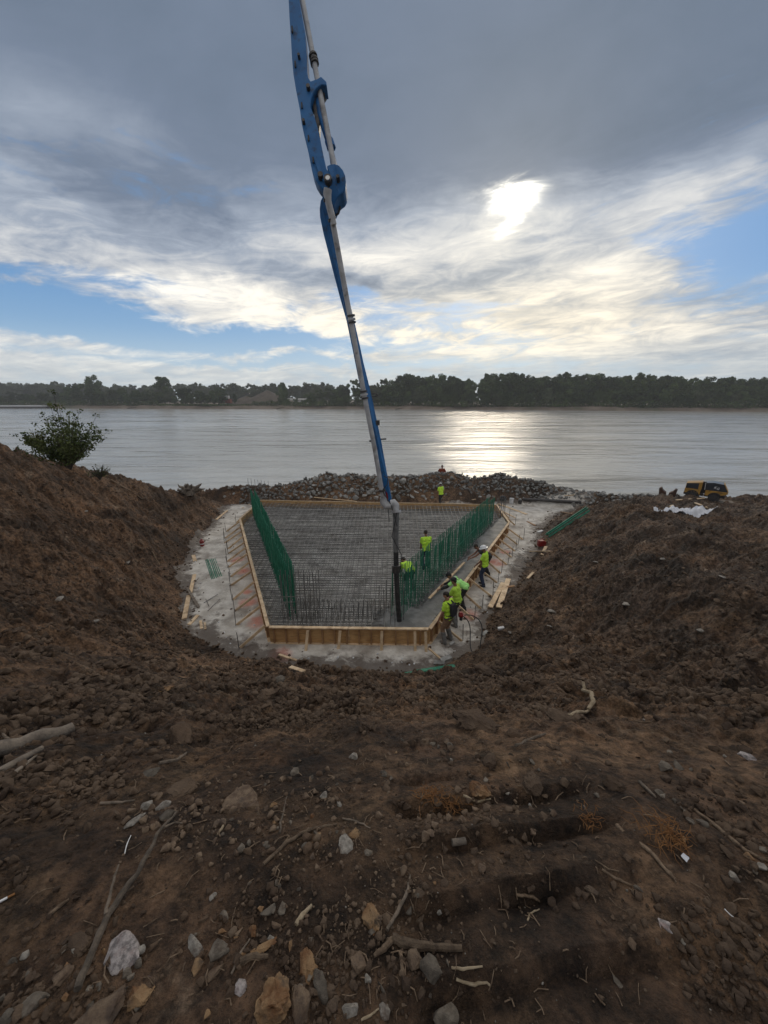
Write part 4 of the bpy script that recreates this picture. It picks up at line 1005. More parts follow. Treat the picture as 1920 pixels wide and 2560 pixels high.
def fl(x, y, dz=0): return Vector((x, y, h1(x, y)+.03+dz))
def build_people():
    # 1 far man beyond the footing
    person(fl(4.15, 26.05), 35, 'distant worker in a neon yellow shirt and dark trousers walking below the rubble berm', 'neon', 'dark', 'dark', 'skin_dk', 'cap', 10, hatmat='white', hands=((-.22, .2, .85), (.22, .05, .8)), feet=((-.1, -.15, .0), (.1, .2, .0)))
    # 2 standing in the mat
    person(Vector((1.78, 14.35, .50)), 12, 'worker in neon shirt standing upright on the rebar mat with his back turned', 'neon', 'jeans', 'dark', 'skin_dk', 'shorthair', 12, hz=.90, head=14, hands=((-.12, .42, .82), (.20, .36, .85)))
    # 3 bending man
    e, k = person(Vector((.98, 12.45, .50)), 18, 'worker in neon yellow shirt bending forward over the rebar beside the black hose', 'neon', 'dark', 'boot', 'skin_dk', 'cap', 84, hz=.88, head=28, hatmat='dark', hands=((-.14, .66, .40), (.22, .62, .38)), feet=((-.14, -.05, 0), (.16, .02, 0)), high_boots=True)
    # screed board held by two men
    s0, s1 = PZ(1073, 1496, .66), PZ(1161, 1406, .66)
    o = MB().bar(s0, s1, .09, .045).build('screed_board', M['lumber'], None, bevel=.004); tag(o, 'long pale screed board held across the fresh concrete by two leaning workers', 'board')
    dirb = (s1-s0).normalized(); nrm = Vector((dirb.y, -dirb.x, 0))
    # 4 leaning man in pale green
    b = fl(2.95, 11.95); yaw = 66
    h_a, h_b = s0+dirb*.35+Vector((0, 0, .05)), s0+dirb*.95+Vector((0, 0, .05))
    e, k = person(b, yaw, 'worker in pale green shirt leaning over the form wall with both arms on the board', 'neon_g', 'dark', 'dark', 'skin_dk', 'cap', 68, hz=.93, head=8, hatmat='dark', hands=(loc_of(h_a, b, yaw), loc_of(h_b, b, yaw)), sleeve=.55)
    n4 = MB().tube([k['W'](.38, -.07+.07*math.cos(a)+.07, -.128)+k['Tn']*(.06*math.sin(a)) for a in np.linspace(0, 6.28, 18)], .006, 5).build('shirt_emblem', M['jeans'], None); n4.parent = e
    sl4 = MB()
    for S, el, wr in k['arms']: sl4.tube([S.lerp(el, .5), el, el.lerp(wr, .85)], [.060, .055, .043], 10)
    q = sl4.build('black_sleeves', M['dark'], None, True); q.parent = e
    # 5 man in olive yellow shirt and cap
    person(fl(2.47, 10.95), 55, 'worker in olive yellow shirt and cap standing right behind the man with the backpack', 'neon_o', 'dark', 'boot', 'skin_dk', 'cap', 14, head=8, hands=((-.15, .45, .8), (.28, .28, .85)), high_boots=True)
    # 6 nearest man with a vibrator pack
    b = fl(2.02, 10.02); e, k = person(b, 48, 'nearest worker in neon shirt and khaki shorts wearing a black backpack harness', 'neon', 'khaki', 'boot', 'skin', 'shorthair', 8, head=18, headturn=-10, hands=((-.30, .20, .84), (.30, .12, .86)), high_boots=True, sleeve=.55, feet=((-.15, .02, 0), (.16, .0, 0)))
    W_ = k['W']
    pk = MB().prism([W_(.06, -.10, -.15), W_(.06, .12, -.15), W_(.20, .15, -.19), W_(.38, .14, -.19), W_(.46, .06, -.16), W_(.46, -.08, -.16), W_(.36, -.13, -.18), W_(.18, -.13, -.18)], (0, -.10, 0)).build('backpack', M['dark'], None, bevel=.015); pk.parent = e
    for s in (-1, 1):
        q = MB().tube([W_(.42, .09*s, -.17), W_(.50, .10*s, -.07), W_(.51, .11*s, .02), W_(.42, .12*s, .11), W_(.2, .15*s, .10), W_(.08, .15*s, -.02), W_(.1, .1*s, -.14)], .022, 8).build('strap', M['dark'], None, True); q.parent = pk
    q = MB().tube([W_(.0, .15*math.cos(a)*1.30, .13*math.sin(a)) for a in np.linspace(0, 6.28, 22)], .018, 6, False).build('belt', M['rubber'], None); q.parent = e
    # the vibrator motor on his hip and its hose
    mp = b+Vector((.36, -.02, 1.0))
    v = empty('vibrator_motor', mp, 'small red petrol motor carried at the hip of the nearest worker', 'motor')
    MB().tube([mp+Vector((-.08, 0, 0)), mp+Vector((-.06, 0, 0)), mp+Vector((.05, 0, 0)), mp+Vector((.07, 0, 0))], [.045, .07, .07, .04], 14).build('housing', M['red'], v, True)
    MB().prism([mp+Vector((-.06, 0, .045)), mp+Vector((.04, 0, .045)), mp+Vector((.03, 0, .11)), mp+Vector((-.05, 0, .10))], (0, .09, 0)).build('tank', M['red'], v, bevel=.01)
    MB().tube([mp+Vector((.0, -.04, -.07)), mp+Vector((0, -.04, -.14))], .05, 12).build('muffler', M['dsteel'], v, True)
    MB().tube([mp+Vector((-.06, 0, .14)), mp+Vector((-.04, 0, .2)), mp+Vector((.04, 0, .2)), mp+Vector((.05, 0, .15))], .012, 6).build('handle', M['rubber'], v, True)
    def bez(P, n=26):
        P = [Vector(p) for p in P]; out = []
        for i in range(n+1):
            t = i/n; Q = P[:]
            while len(Q) > 1: Q = [Q[j].lerp(Q[j+1], t) for j in range(len(Q)-1)]
            out.append(Q[0])
        return out
    g = fl(2.95, 9.75)
    P1 = bez([mp+Vector((.1, 0, 0)), mp+Vector((.62, 0, .10)), mp+Vector((.80, -.1, -.45)), (g.x, g.y, .55), (g.x-.05, g.y-.25, .08)])
    P2 = bez([(g.x-.05, g.y-.25, .06), (g.x-.25, g.y-.45, .05), (g.x-.55, g.y-.2, .05), mp+Vector((.42, -.1, -.65)), mp+Vector((.38, 0, -.2)), mp+Vector((.05, -.03, -.02))])
    o = MB().tube(P1+P2[1:], .016, 8).build('vibrator_hose', M['rubber'], None, True); tag(o, 'thin black hose looping from the red motor down to the pit floor', 'hose')
    # 7 man in white hard hat
    person(fl(4.12, 13.75), 60, 'worker in white hard hat, neon shirt and blue jeans standing outside the right form', 'neon', 'jeans', 'dark', 'skin_dk', 'hardhat', 6, head=16, hands=((-.20, .32, .95), (.25, .22, .80)), headturn=-12)
    # 8 bare-armed man leaning over, behind the hard hat
    b = fl(4.55, 14.75); yaw = 84
    h_a, h_b = s1-dirb*.30+Vector((0, 0, .05)), s1-dirb*.04+Vector((0, 0, .05))
    person(b, yaw, 'dark haired worker reaching bare arms over the form beyond the white hard hat', 'dark', 'dark', 'dark', 'skin_dk', 'shorthair', 60, hz=.92, head=5, hands=(loc_of(h_a, b, yaw), loc_of(h_b, b, yaw)), sleeve=.12)
    # 9 beyond the berm
    person(Vector((4.75, 29.95, .55)), 170, 'person in dull red top half hidden on the far side of the rubble berm', 'redcloth', 'dark', 'dark', 'skin_dk', 'shorthair', 4, hands=((-.25, .25, 1.1), (.3, .2, 1.05)))
build_people()

# ------------------------------------------------------------------ compactor on the bench
def build_roller():
    g = GR(1757, 1250, 18, 40); x, y = 19.75, 22.2; z = h1(x, y)
    e = empty('trench_roller', (x, y, z), 'yellow and black articulated trench roller parked on the bench above the river', 'roller', None, R(-41.7))
    def P(a, b_, c): return Vector((a, b_, c))
    def put(mb, name, m, par=e, smooth=False, bevel=.012): o = mb.build(name, m, None, smooth, bevel); o.parent = par; return o
    w = .42
    for s, nm in ((-1, 0), (1, 1)):
        for yy in (-.27, .27):
            dr = MB().tube([(s*.52, yy-.17, .27), (s*.52, yy+.17, .27)], .235, 24)
            for i in range(3):
                for k in range(12):
                    a = 2*math.pi*(k+.5*(i % 2))/12; c = Vector((s*.52+.235*math.cos(a), yy-.11+.11*i, .27+.235*math.sin(a))); dirr = Vector((math.cos(a), 0, math.sin(a)))
                    dr.bar(c, c+dirr*.045, .07, .07, (0, 1, 0))
            put(dr, 'drum', M['dsteel'], bevel=0)
    # bodies: left (rear) half, right half with sloped nose
    L = [(-.93, .40), (-.93, .62), (-.93, .66), (-.16, .66), (-.16, .36), (-.30, .36), (-.36, .46), (-.52, .53), (-.70, .49), (-.80, .40)]
    put(MB().prism([P(a, 0, b) for a, b in L], (0, .80, 0)), 'lower_body', M['yellow'])
    Rr = [(.06, .34), (.06, .68), (1.06, .68), (1.10, .58), (.94, .48), (.78, .44), (.66, .52), (.50, .55), (.34, .50), (.22, .36)]
    put(MB().prism([P(a, 0, b) for a, b in Rr], (0, .80, 0)), 'lower_body', M['yellow'])
    put(MB().prism([P(a, 0, b) for a, b in [(-.92, .665), (-.90, 1.0), (-.14, 1.13), (-.14, .665)]], (0, .76, 0)), 'hood', M['yellow'])
    put(MB().prism([P(a, 0, b) for a, b in [(-.90, .69), (-.88, .98), (-.30, 1.05), (-.30, .69)]], (0, .79, 0)), 'side_panel', M['hood'])
    h2 = put(MB().prism([P(a, 0, b) for a, b in [(.05, .685), (.03, 1.12), (.35, 1.17), (.82, 1.12), (1.06, .685)]], (0, .77, 0)), 'hood', M['hood'])
    put(MB().prism([P(a, 0, b) for a, b in [(.82, 1.135), (.86, 1.135), (1.10, .685), (1.06, .685)]], (0, .80, 0)), 'trim', M['yellow'])
    put(MB().bar((0.01, -.41, .70), (-.01, -.41, 1.14), .035, .03), 'pale_post', M['white'])
    put(MB().bar((-.05, 0, .30), (-.05, 0, 1.12), .12, .30, (1, 0, 0)), 'articulation', M['dsteel'])
    for zz in (.44, .30, .12): put(MB().bar((.02, -.42, zz), (.02, -.36, zz), .05, .06), 'reflector', M['white'], bevel=0)
    put(MB().bar((-.95, 0, .34), (1.0, 0, .34), .50, .16), 'chassis', M['dsteel'])
    for s in (-1, 1):
        pts = [(s*.52+.30*math.cos(a), 0, .27+.30*math.sin(a)) for a in np.linspace(.3, 2.84, 12)]
        mb = MB()
        for p, q in zip(pts, pts[1:]): mb.bar(p, q, .78, .02, (0, 1, 0)) if False else mb.bar((p[0], -.40, p[2]), (q[0], -.40, q[2]), .05, .03, (0, 1, 0))
        put(mb, 'arch', M['dsteel'], bevel=0)
    for ch, xx, zz, sz in (('K', .40, .86, .19), ('G', .53, .82, .17)):
        cu = bpy.data.curves.new('t', 'FONT'); cu.body = ch; cu.size = sz; cu.extrude = .004; cu.shear = .25; cu.offset = .003
        to = bpy.data.objects.new('t', cu); C.objects.link(to); dg = bpy.context.evaluated_depsgraph_get(); dg.update()
        me = bpy.data.meshes.new_from_object(to.evaluated_get(dg)); bpy.data.objects.remove(to); me.materials.clear(); me.materials.append(M['letter'])
        o = bpy.data.objects.new('lettering', me); C.objects.link(o); o.parent = h2; o.location = (xx, -.392, zz-.03); o.rotation_euler = (R(90), 0, 0)
    # bucket teeth / steel scraps left of it
    d = Vector((math.cos(R(-41.7)), math.sin(R(-41.7)), 0)); c = Vector((x, y, 0))-d*1.75; c.z = h1(c.x, c.y)
    b = empty('bucket_scrap', c, 'rusty dark pair of bent steel buckets lying left of the roller', 'bucket')
    for s in (-1, 1):
        q = [c+d*(s*.05)+Vector((0, 0, 0)), c+d*(s*.42)+Vector((0, 0, .02)), c+d*(s*.48)+Vector((0, 0, .50)), c+d*(s*.36)+Vector((0, 0, .56)), c+d*(s*.26)+Vector((0, 0, .38)), c+d*(s*.08)+Vector((0, 0, .26))]
        MB().prism(q, (.3, .35, 0)).build('bucket_half', M['rusty'], b, bevel=.02)
    # mat under the roller
    p0 = c-d*.9; p1 = c+d*4.2; MB_ = MB().bar((p0.x, p0.y, h1(p0.x, p0.y)+.03), (p1.x, p1.y, h1(p1.x, p1.y)+.03), .9, .05)
    tag(MB_.build('timber_mat', M['oldwood'], None), 'dark flat timber mat under the trench roller', 'mat')
M['rusty'] = mat('rusty_steel', (.10, .045, .025), (.05, .035, .03), 6, .8, .5, 30)
build_roller()

# ------------------------------------------------------------------ lumber, steel and litter of the pit
def slat(px0, py0, px1, py1, w, h, m, name, label, cat, group=None, z=None, lift=0.0):
    if z is None: a, b = GR(px0, py0, 8, 40), GR(px1, py1, 8, 40); a.z += .03+h/2+lift; b.z += .03+h/2+lift
    else: a, b = PZ(px0, py0, z), PZ(px1, py1, z)
    return tag(MB().bar(a, b, w, h).build(name, m, None, bevel=min(w, h)*.08), label, cat, group)
def c1(x, y): return 440+.3014*x, 1160+.3014*y
def c2(x, y): return 900+.3315*x, 1160+.3315*y
def build_lumber():
    for (a, b, w, lab) in (
        (c1(155, 925), c1(118, 1085), .14, 'pale board lying at the left pit edge, upper of the crossed pair'),
        (c1(108, 1100), c1(70, 1295), .16, 'pale board at the left pit edge, lower end nearest the viewer'),
        (c1(95, 1045), c1(190, 1208), .10, 'grey board lying across the two pale boards at the left pit edge'),
        (c1(182, 1265), c1(108, 1345), .12, 'short light offcut lying slantwise below the crossed boards on the left'),
        (c1(205, 1312), c1(216, 1378), .09, 'left one of two tiny upright offcuts near the left front of the pit'),
        (c1(240, 1325), c1(245, 1383), .07, 'right one of two tiny upright offcuts near the left front of the pit'),
        (c1(425, 392), c1(335, 468), .14, 'pale board lying at the far left edge of the pit floor'),
        (c1(612, 338), c1(552, 372), .12, 'reddish board just outside the far left corner of the form'),
        (c1(145, 765), c1(160, 815), .16, 'short thick yellow offcut beside the green bars on the left'),
        (c1(1145, 282), c1(1500, 316), .12, 'long pale board lying behind the back form wall, left of the boom'),
        (c2(640, 294), c2(872, 272), .12, 'long reddish board lying behind the back form wall, right of the boom'),
        (c2(1042, 306), c2(1256, 384), .22, 'wide light plank lying beyond the far right corner of the footing'),
        (c2(1045, 345), c2(1172, 412), .10, 'narrow board slanting from the far right corner of the form'),
        (c2(1260, 440), c2(1322, 470), .12, 'short board lying near the dark mound at the right pit edge'),
        (c2(1306, 825), c2(1262, 872), .10, 'small plank at the foot of the right hand slope'),
        (c2(1402, 630), c2(1372, 692), .14, 'short plank below the red can at the right pit edge'),
        (c2(1280, 666), c2(1428, 668), .07, 'thin lath lying level below the red can'),
        (c2(1515, 366), c2(1600, 382), .08, 'small pale lath on the dark mound right of the pit'),
        (c2(515, 1400), c2(605, 1478), .06, 'thin stick of lumber lying off the near right corner of the front form'),
        (c2(1118, 882), c2(1045, 1100), .20, 'right one of two long planks lying parallel on the right of the pit floor'),
        (c2(1078, 912), c2(980, 1098), .18, 'left one of two long planks lying parallel on the right of the pit floor'),
        (c2(1075, 948), c2(1165, 937), .12, 'short dark timber crossing under the two parallel planks'),
        ((742, 1655), (698, 1640), .07, 'thin pale lath half buried in the dirt before the front form'),
        ((762, 1684), (726, 1672), .10, 'bright broken offcut at the crest of the dirt before the front form'),
        (c2(1620, 240), c2(1540, 246), .1, 'pale board lying flat on the bench in front of the pipe')):
        m = M['stud'] if 'dark' in lab else (M['oldwood'] if 'grey board' in lab else M['lumber'])
        slat(*a, *b, w, .04, m, 'board', lab, 'board', lift=.05 if 'across the two' in lab or 'parallel' in lab else 0)
    # green rebar bundles
    def bundle(L, n, gap, r, label, lift=.03):
        e = None
        for k in range(n):
            P = [GR(*p, 6, 40) for p in L]; d = (P[-1]-P[0]).normalized(); s = Vector((d.y, -d.x, 0)).normalized()
            P = [p+s*(gap*(k-n/2)+random.uniform(-.02, .02))+Vector((0, 0, lift+.012*(k % 3))) for p in P]
            if e is None: e = empty('rebar_bundle', P[0], label, 'rebar bundle')
            MB().tube(P, r, 6).build('bar', M['grebar'], e)
    bundle([c1(255, 800), c1(310, 960)], 4, .07, .018, 'small bundle of green bars lying on the pit floor left of the form')
    bundle([c1(295, 795), c1(350, 945)], 4, .07, .018, 'second small bundle of green bars right beside the first on the pit floor')
    a = GR(1367, 1346, 10, 40); b = GR(1466, 1288, 10, 40); a.z += .1; b.z += .25; e = empty('rebar_bundle', a, 'long green bars leaning on the dark mound at the right pit edge', 'rebar bundle')
    for k in range(6):
        o = Vector((random.uniform(-.09, .09), random.uniform(-.06, .06), k*.035)); MB().tube([a+o, b+o*1.3], .032, 6).build('bar', M['grebar'], e)
    a = PZ(1040, 1678, .35); b = PZ(1134, 1664, .35); e = empty('rebar_bundle', a, 'bundle of green bars lying along the crest of dirt nearest the viewer', 'rebar bundle')
    for k in range(7):
        o = Vector((random.uniform(-.03, .03), -.04*k, random.uniform(0, .03)+.02*k)); MB().tube([a+o-Vector((.35, .02, 0)) if k > 4 else a+o, b+o], .020, 6).build('bar', M['grebar'], e)
    # pipe on the bench
    a = GR(1307, 1252, 15, 40); b = GR(1452, 1260, 15, 40); a.z += .12; b.z += .12
    tag(MB().tube([a, a.lerp(b, .5), b], .11, 16).build('pipe_length', M['dsteel'], None, True), 'long black pipe lying on the bench beyond the right end of the pit', 'pipe')
    # bottles, cans, buckets
    def lathe(prof, c, n=16, name='can', m=None, par=None):
        mb = MB(); V = []; F = []
        for r, z in prof:
            for k in range(n): q = 2*math.pi*k/n; V.append((c[0]+r*math.cos(q), c[1]+r*math.sin(q), c[2]+z))
        for i in range(len(prof)-1):
            for k in range(n): k2 = (k+1) % n; F.append((i*n+k, i*n+k2, (i+1)*n+k2, (i+1)*n+k))
        F.append(tuple(range(n-1, -1, -1))); F.append(tuple((len(prof)-1)*n+k for k in range(n)))
        return mb.add(V, F).build(name, m, par, True)
    g = GR(*c2(1140, 300), 15, 40); e = empty('bucket', g, 'white plastic bucket standing behind the far right corner of the form', 'bucket')
    lathe([(.13, .02), (.16, .38), (.17, .38), (.17, .41), (.13, .41), (.10, .36)], g, name='pail', m=M['white'], par=e)
    MB().tube([g+Vector((.17*math.cos(t), .02, .36+.14*math.sin(t))) for t in np.linspace(0, math.pi, 12)], .006, 5).build('handle', M['dsteel'], e)
    g = GR(*c2(1205, 300), 15, 40); o = lathe([(.12, .02), (.14, .24), (.10, .27), (.1, .3)], g, name='can', m=M['dsteel']); tag(o, 'dark can standing just right of the white bucket', 'can')
    g = GR(*c2(1075, 275), 15, 40); o = lathe([(.16, .02), (.19, .22), (.2, .30), (.15, .34)], g, name='keg', m=M['rubber']); tag(o, 'black round container between the green wall and the white bucket', 'container')
    g = GR(506, 1366, 10, 40); e = empty('red_cup', g, 'small red jug with a pale band standing on the pit floor at left', 'jug')
    lathe([(.10, .02), (.11, .13)], g, name='base', m=M['red'], par=e); lathe([(.105, .132), (.105, .19)], g, name='band', m=M['white'], par=e); lathe([(.11, .192), (.11, .30), (.05, .36), (.05, .40)], g, name='top', m=M['red'], par=e)
    g = GR(1353, 1366, 10, 40); e = empty('fuel_can', g, 'red plastic fuel can at the foot of the right slope below the green bars', 'fuel can')
    MB().prism([g+Vector(v) for v in ((-.2, 0, .02), (.2, 0, .02), (.2, 0, .27), (.1, 0, .34), (-.2, 0, .34))], (0, .22, 0)).build('tank', M['red'], e, bevel=.02)
    MB().tube([g+Vector((-.12, 0, .34)), g+Vector((-.1, 0, .42)), g+Vector((.06, 0, .42)), g+Vector((.1, 0, .34))], .016, 8).build('handle', M['red'], e, True)
    MB().tube([g+Vector((.16, 0, .30)), g+Vector((.24, 0, .42))], .022, 8).build('spout', M['yellow'], e, True)
    # white sheet on the slope
    c = GR(1712, 1277, 15, 40); xs = np.linspace(-1.25, 1.15, 40); ys = np.linspace(-.55, .55, 24); X, Y = np.meshgrid(xs, ys); x = X.ravel(); y = Y.ravel()
    ca, sa = math.cos(R(-30)), math.sin(R(-30)); wx = c.x+x*ca-y*sa; wy = c.y+x*sa+y*ca; edge = np.abs(y)+.30*fbm(x*1.5, y*.3, 1.3, 4)+np.abs(x)*.28
    z = H(wx, wy)+.06+.10*np.abs(fbm(x, y, 1.7, 4)); f = grid_faces(24, 40); f = f[edge[f].max(1) < .52]; us = np.unique(f); rm = np.full(len(x), -1); rm[us] = np.arange(len(us))
    tag(link('plastic_sheet', npmesh('sheet', np.stack([wx[us], wy[us], z[us]], 1), rm[f][:, ::-1], True), M['tarp']), 'crumpled white sheet lying on the dark slope below the roller', 'sheet')
    slat(1738, 1260, 1764, 1272, .12, .05, M['lumber'], 'board', 'light board sticking out behind the crumpled white sheet', 'board')
    slat(1674, 1270, 1682, 1266, .10, .05, M['lumber'], 'board', 'tiny pale offcut at the left tip of the white sheet', 'board')
    slat(1690, 1253, 1760, 1248, .10, .05, M['lumber'], 'board', 'long pale lath lying before the trench roller', 'board')
    # masonry blocks
    for (px, py, s, r, lab) in ((1115, 1652, .17, 20, 'grey concrete block lying nearest the front right form corner'), (1098, 1663, .16, -15, 'grey concrete block half buried left of the other block'), (1130, 1612, .10, 30, 'small grey block on the rubble behind the nearest worker'),
                                (1212, 1588, .14, 40, 'flat pale block at the foot of the right slope'), (1252, 1574, .10, 5, 'small white brick on the right slope near the pit'), (1350, 1332, .17, 20, 'white lump of foam above the red fuel can')):
        g = GR(px, py, 6, 40); o = MB().bar((-s, 0, 0), (s, 0, 0), s*.9, s*.8).build('block', M['white'] if 'white' in lab else M['riprap'], None, bevel=.01); o.location = (g.x, g.y, g.z+.05); o.rotation_euler = (R(6), R(-9), R(r)); tag(o, lab, 'block')
    for i, (px, py) in enumerate(((1378, 1531), (1374, 1567), (1275, 1583), (1490, 1370+36), (1655, 1400), (1805, 1443), (1750, 1578), (1560, 1510), (320, 1408), (215, 1280), (240, 1555), (148, 1500))):
        g = GR(px, py, 3, 40); s = random.uniform(.06, .11)
        rock('stone', ROCKS[i % 8], M['stone_wh'], g, (s*1.5, s, s*.5), (0, 0, random.uniform(0, 3)), 'pale flat stone chip lying on the bare slope', 'stone', 'pale stone chips on the slopes', .2)
    # wires and bits on the floor
    r = random.Random(3)
    for i in range(9):
        px, py = r.uniform(1290, 1345), r.uniform(1375, 1440); g = GR(px, py, 8, 40); a = r.uniform(0, 3.1); P = []
        for k in range(8): P.append((g.x+.12*k*math.cos(a)+.04*r.uniform(-1, 1), g.y+.12*k*math.sin(a), h1(g.x, g.y)+.05+.02*r.random())); a += r.uniform(-.35, .35)
        tag(MB().tube(P, .009, 5).build('wire', M['rebar'], None), 'bent rusty wire lying on the pit floor right of the form', 'wire', 'rusty wires on the right floor')
    for i, p in enumerate(((510, 1510, 545, 1490), (520, 1530, 550, 1502), (515, 1500, 523, 1520))):
        a, b = GR(p[0], p[1], 8, 40), GR(p[2], p[3], 8, 40); a.z += .05; b.z += .08; tag(MB().tube([a, b], .012, 6).build('steel_rod', M['rebar'], None), 'thin dark steel rod lying on the pit floor at left', 'rod', 'steel rods on the left floor')
    # litter
    mb = []; pr = protos_of(LOWROCK)
    for i in range(420):
        px, py = r.uniform(460, 1400), r.uniform(1260, 1690); g = PZ(px, py, .03)
        if sdist(np.array([g.x]), np.array([g.y]), PIT)[0] < -.15 and inset(g.x, g.y)[0] < -.25: mb.append((g.x, g.y, r.uniform(.015, .05), pr[r.randrange(5)], r.random()*6))
    hz = H([q[0] for q in mb], [q[1] for q in mb])+.02
    k = len(mb)//2
    scatter_build('litter', mb[:k], hz[:k], M['white'], 'pale scraps of paper and wood littering the pit floor', .1, 'litter')
    scatter_build('crumbs', mb[k:], hz[k:], M['clod'], 'dark soil crumbs fallen on the grey pit floor', .2, 'crumbs')
build_lumber()

# ------------------------------------------------------------------ bush, stump, log, sticks
def build_bush(px, py, t, wpx, hpx, n, label, name='bush', seed=1, leaf=.05, mt=None):
    g = GR(px, py, 8, 30) if t is None else PT(px, py, t)
    t = (g-Vector((0, 0, CAMZ))).dot(FW); w = wpx*t/FPX/2; h = hpx*t/FPX
    g = g-Vector((0, 0, .22)); e = empty(name, g, label, name); r = random.Random(seed); mb = MB(); tips = []; rad = []
    for i in range(46):
        a = r.uniform(0, 6.28); q = w*math.sqrt(r.random())*1.0; top = h*r.uniform(.40, 1.05)*(1-.40*q/w); P = []
        for k in range(6):
            s = k/5; P.append(g+Vector((math.cos(a)*q*s**1.2, math.sin(a)*q*s**1.2*.8, top*s-.1+.04*r.uniform(-1, 1))))
        mb.tube(P, [.022, .018, .014, .010, .007, .004], 5)
        for k in range(2, 6): tips.append(tuple(P[k]-g)); rad.append(w*(.15 if k < 5 else .085))
    mb.build('stem', BARK, e)
    V, F = leaf_cloud(tips, rad, n, leaf, seed, .8)
    o = link('foliage', npmesh('foliage', V, F), mt or LEAF_B, e, world=False)
    return e
LEAF_B = leaf_mat('bush_foliage', (.07, .10, .03), (.17, .20, .065), 1.2)
build_bush(172, 1150, 13.6, 210, 190, 8000, 'bushy green shrub growing on the crest of the left bank', 'shrub', 4, .036)
build_bush(90, 1100, 13.2, 60, 55, 700, 'sparse yellowish shoots left of the big shrub on the bank crest', 'weeds', 9, .035, leaf_mat('yellow_foliage', (.14, .15, .03), (.20, .20, .05)))
build_bush(245, 1178, 15.0, 60, 45, 260, 'thin wispy weeds on the crest right below the big shrub', 'weeds', 12, .03)
def bent(pts, rad, m, name, label, cat, lift=0.02, group=None, n=8, jit=.0):
    P = []
    for p in pts:
        g = GR(p[0], p[1], .4, 40); g.z += lift+(p[2] if len(p) > 2 else 0); P.append(g)
    Q = []; r = random.Random(len(pts)*7+int(pts[0][0]))
    for i in range(len(P)-1):
        for k in range(4):
            q = P[i].lerp(P[i+1], k/4); s = (P[i+1]-P[i]).length*.03; Q.append(q+Vector((r.uniform(-s, s), r.uniform(-s, s), r.uniform(-s, s)*.5)))
    Q.append(P[-1]); m_ = len(Q); rr = [np.interp(i/(m_-1), np.linspace(0, 1, len(rad)), rad)*r.uniform(.88, 1.12) for i in range(m_)] if hasattr(rad, '__len__') else [rad*r.uniform(.88, 1.1) for i in range(m_)]
    o = MB().tube(Q, rr, n).build(name, m, None, True)
    return tag(o, label, cat, group)
D = 1.1573
def dd_(L): return [(p[0]*D, p[1]*D)+tuple(p[2:]) for p in L]
def build_stump():
    g = GR(474, 1238, 18, 40); e = empty('stump', g, 'uprooted grey tree stump with jagged roots on the left river bank', 'stump'); r = random.Random(4)
    k = rock_mesh(91, 2, .8, 14); V = np.zeros(len(k.vertices)*3); k.vertices.foreach_get('co', V); V = V.reshape(-1, 3)*np.array([.85, .5, .36])+np.array([0, 0, .25]); k.vertices.foreach_set('co', V.ravel().astype(np.float32)); k.materials.append(M['oldwood'])
    o = bpy.data.objects.new('bole', k); C.objects.link(o); o.parent = e
    for a, L in ((2.9, .75), (2.4, .8), (1.9, .6), (1.2, .7), (.6, 1.0), (.25, 1.05), (3.3, .6), (1.6, .65)):
        P = [Vector((math.cos(a)*q*L, r.uniform(-.15, .15), .25+math.sin(a)*q*L*.8+.06*r.uniform(-1, 1))) for q in (.3, .6, .85, 1.0)]
        o = MB().tube(P, [.16, .11, .07, .02], 7).build('root', M['oldwood'], None, True); o.parent = e
build_stump()
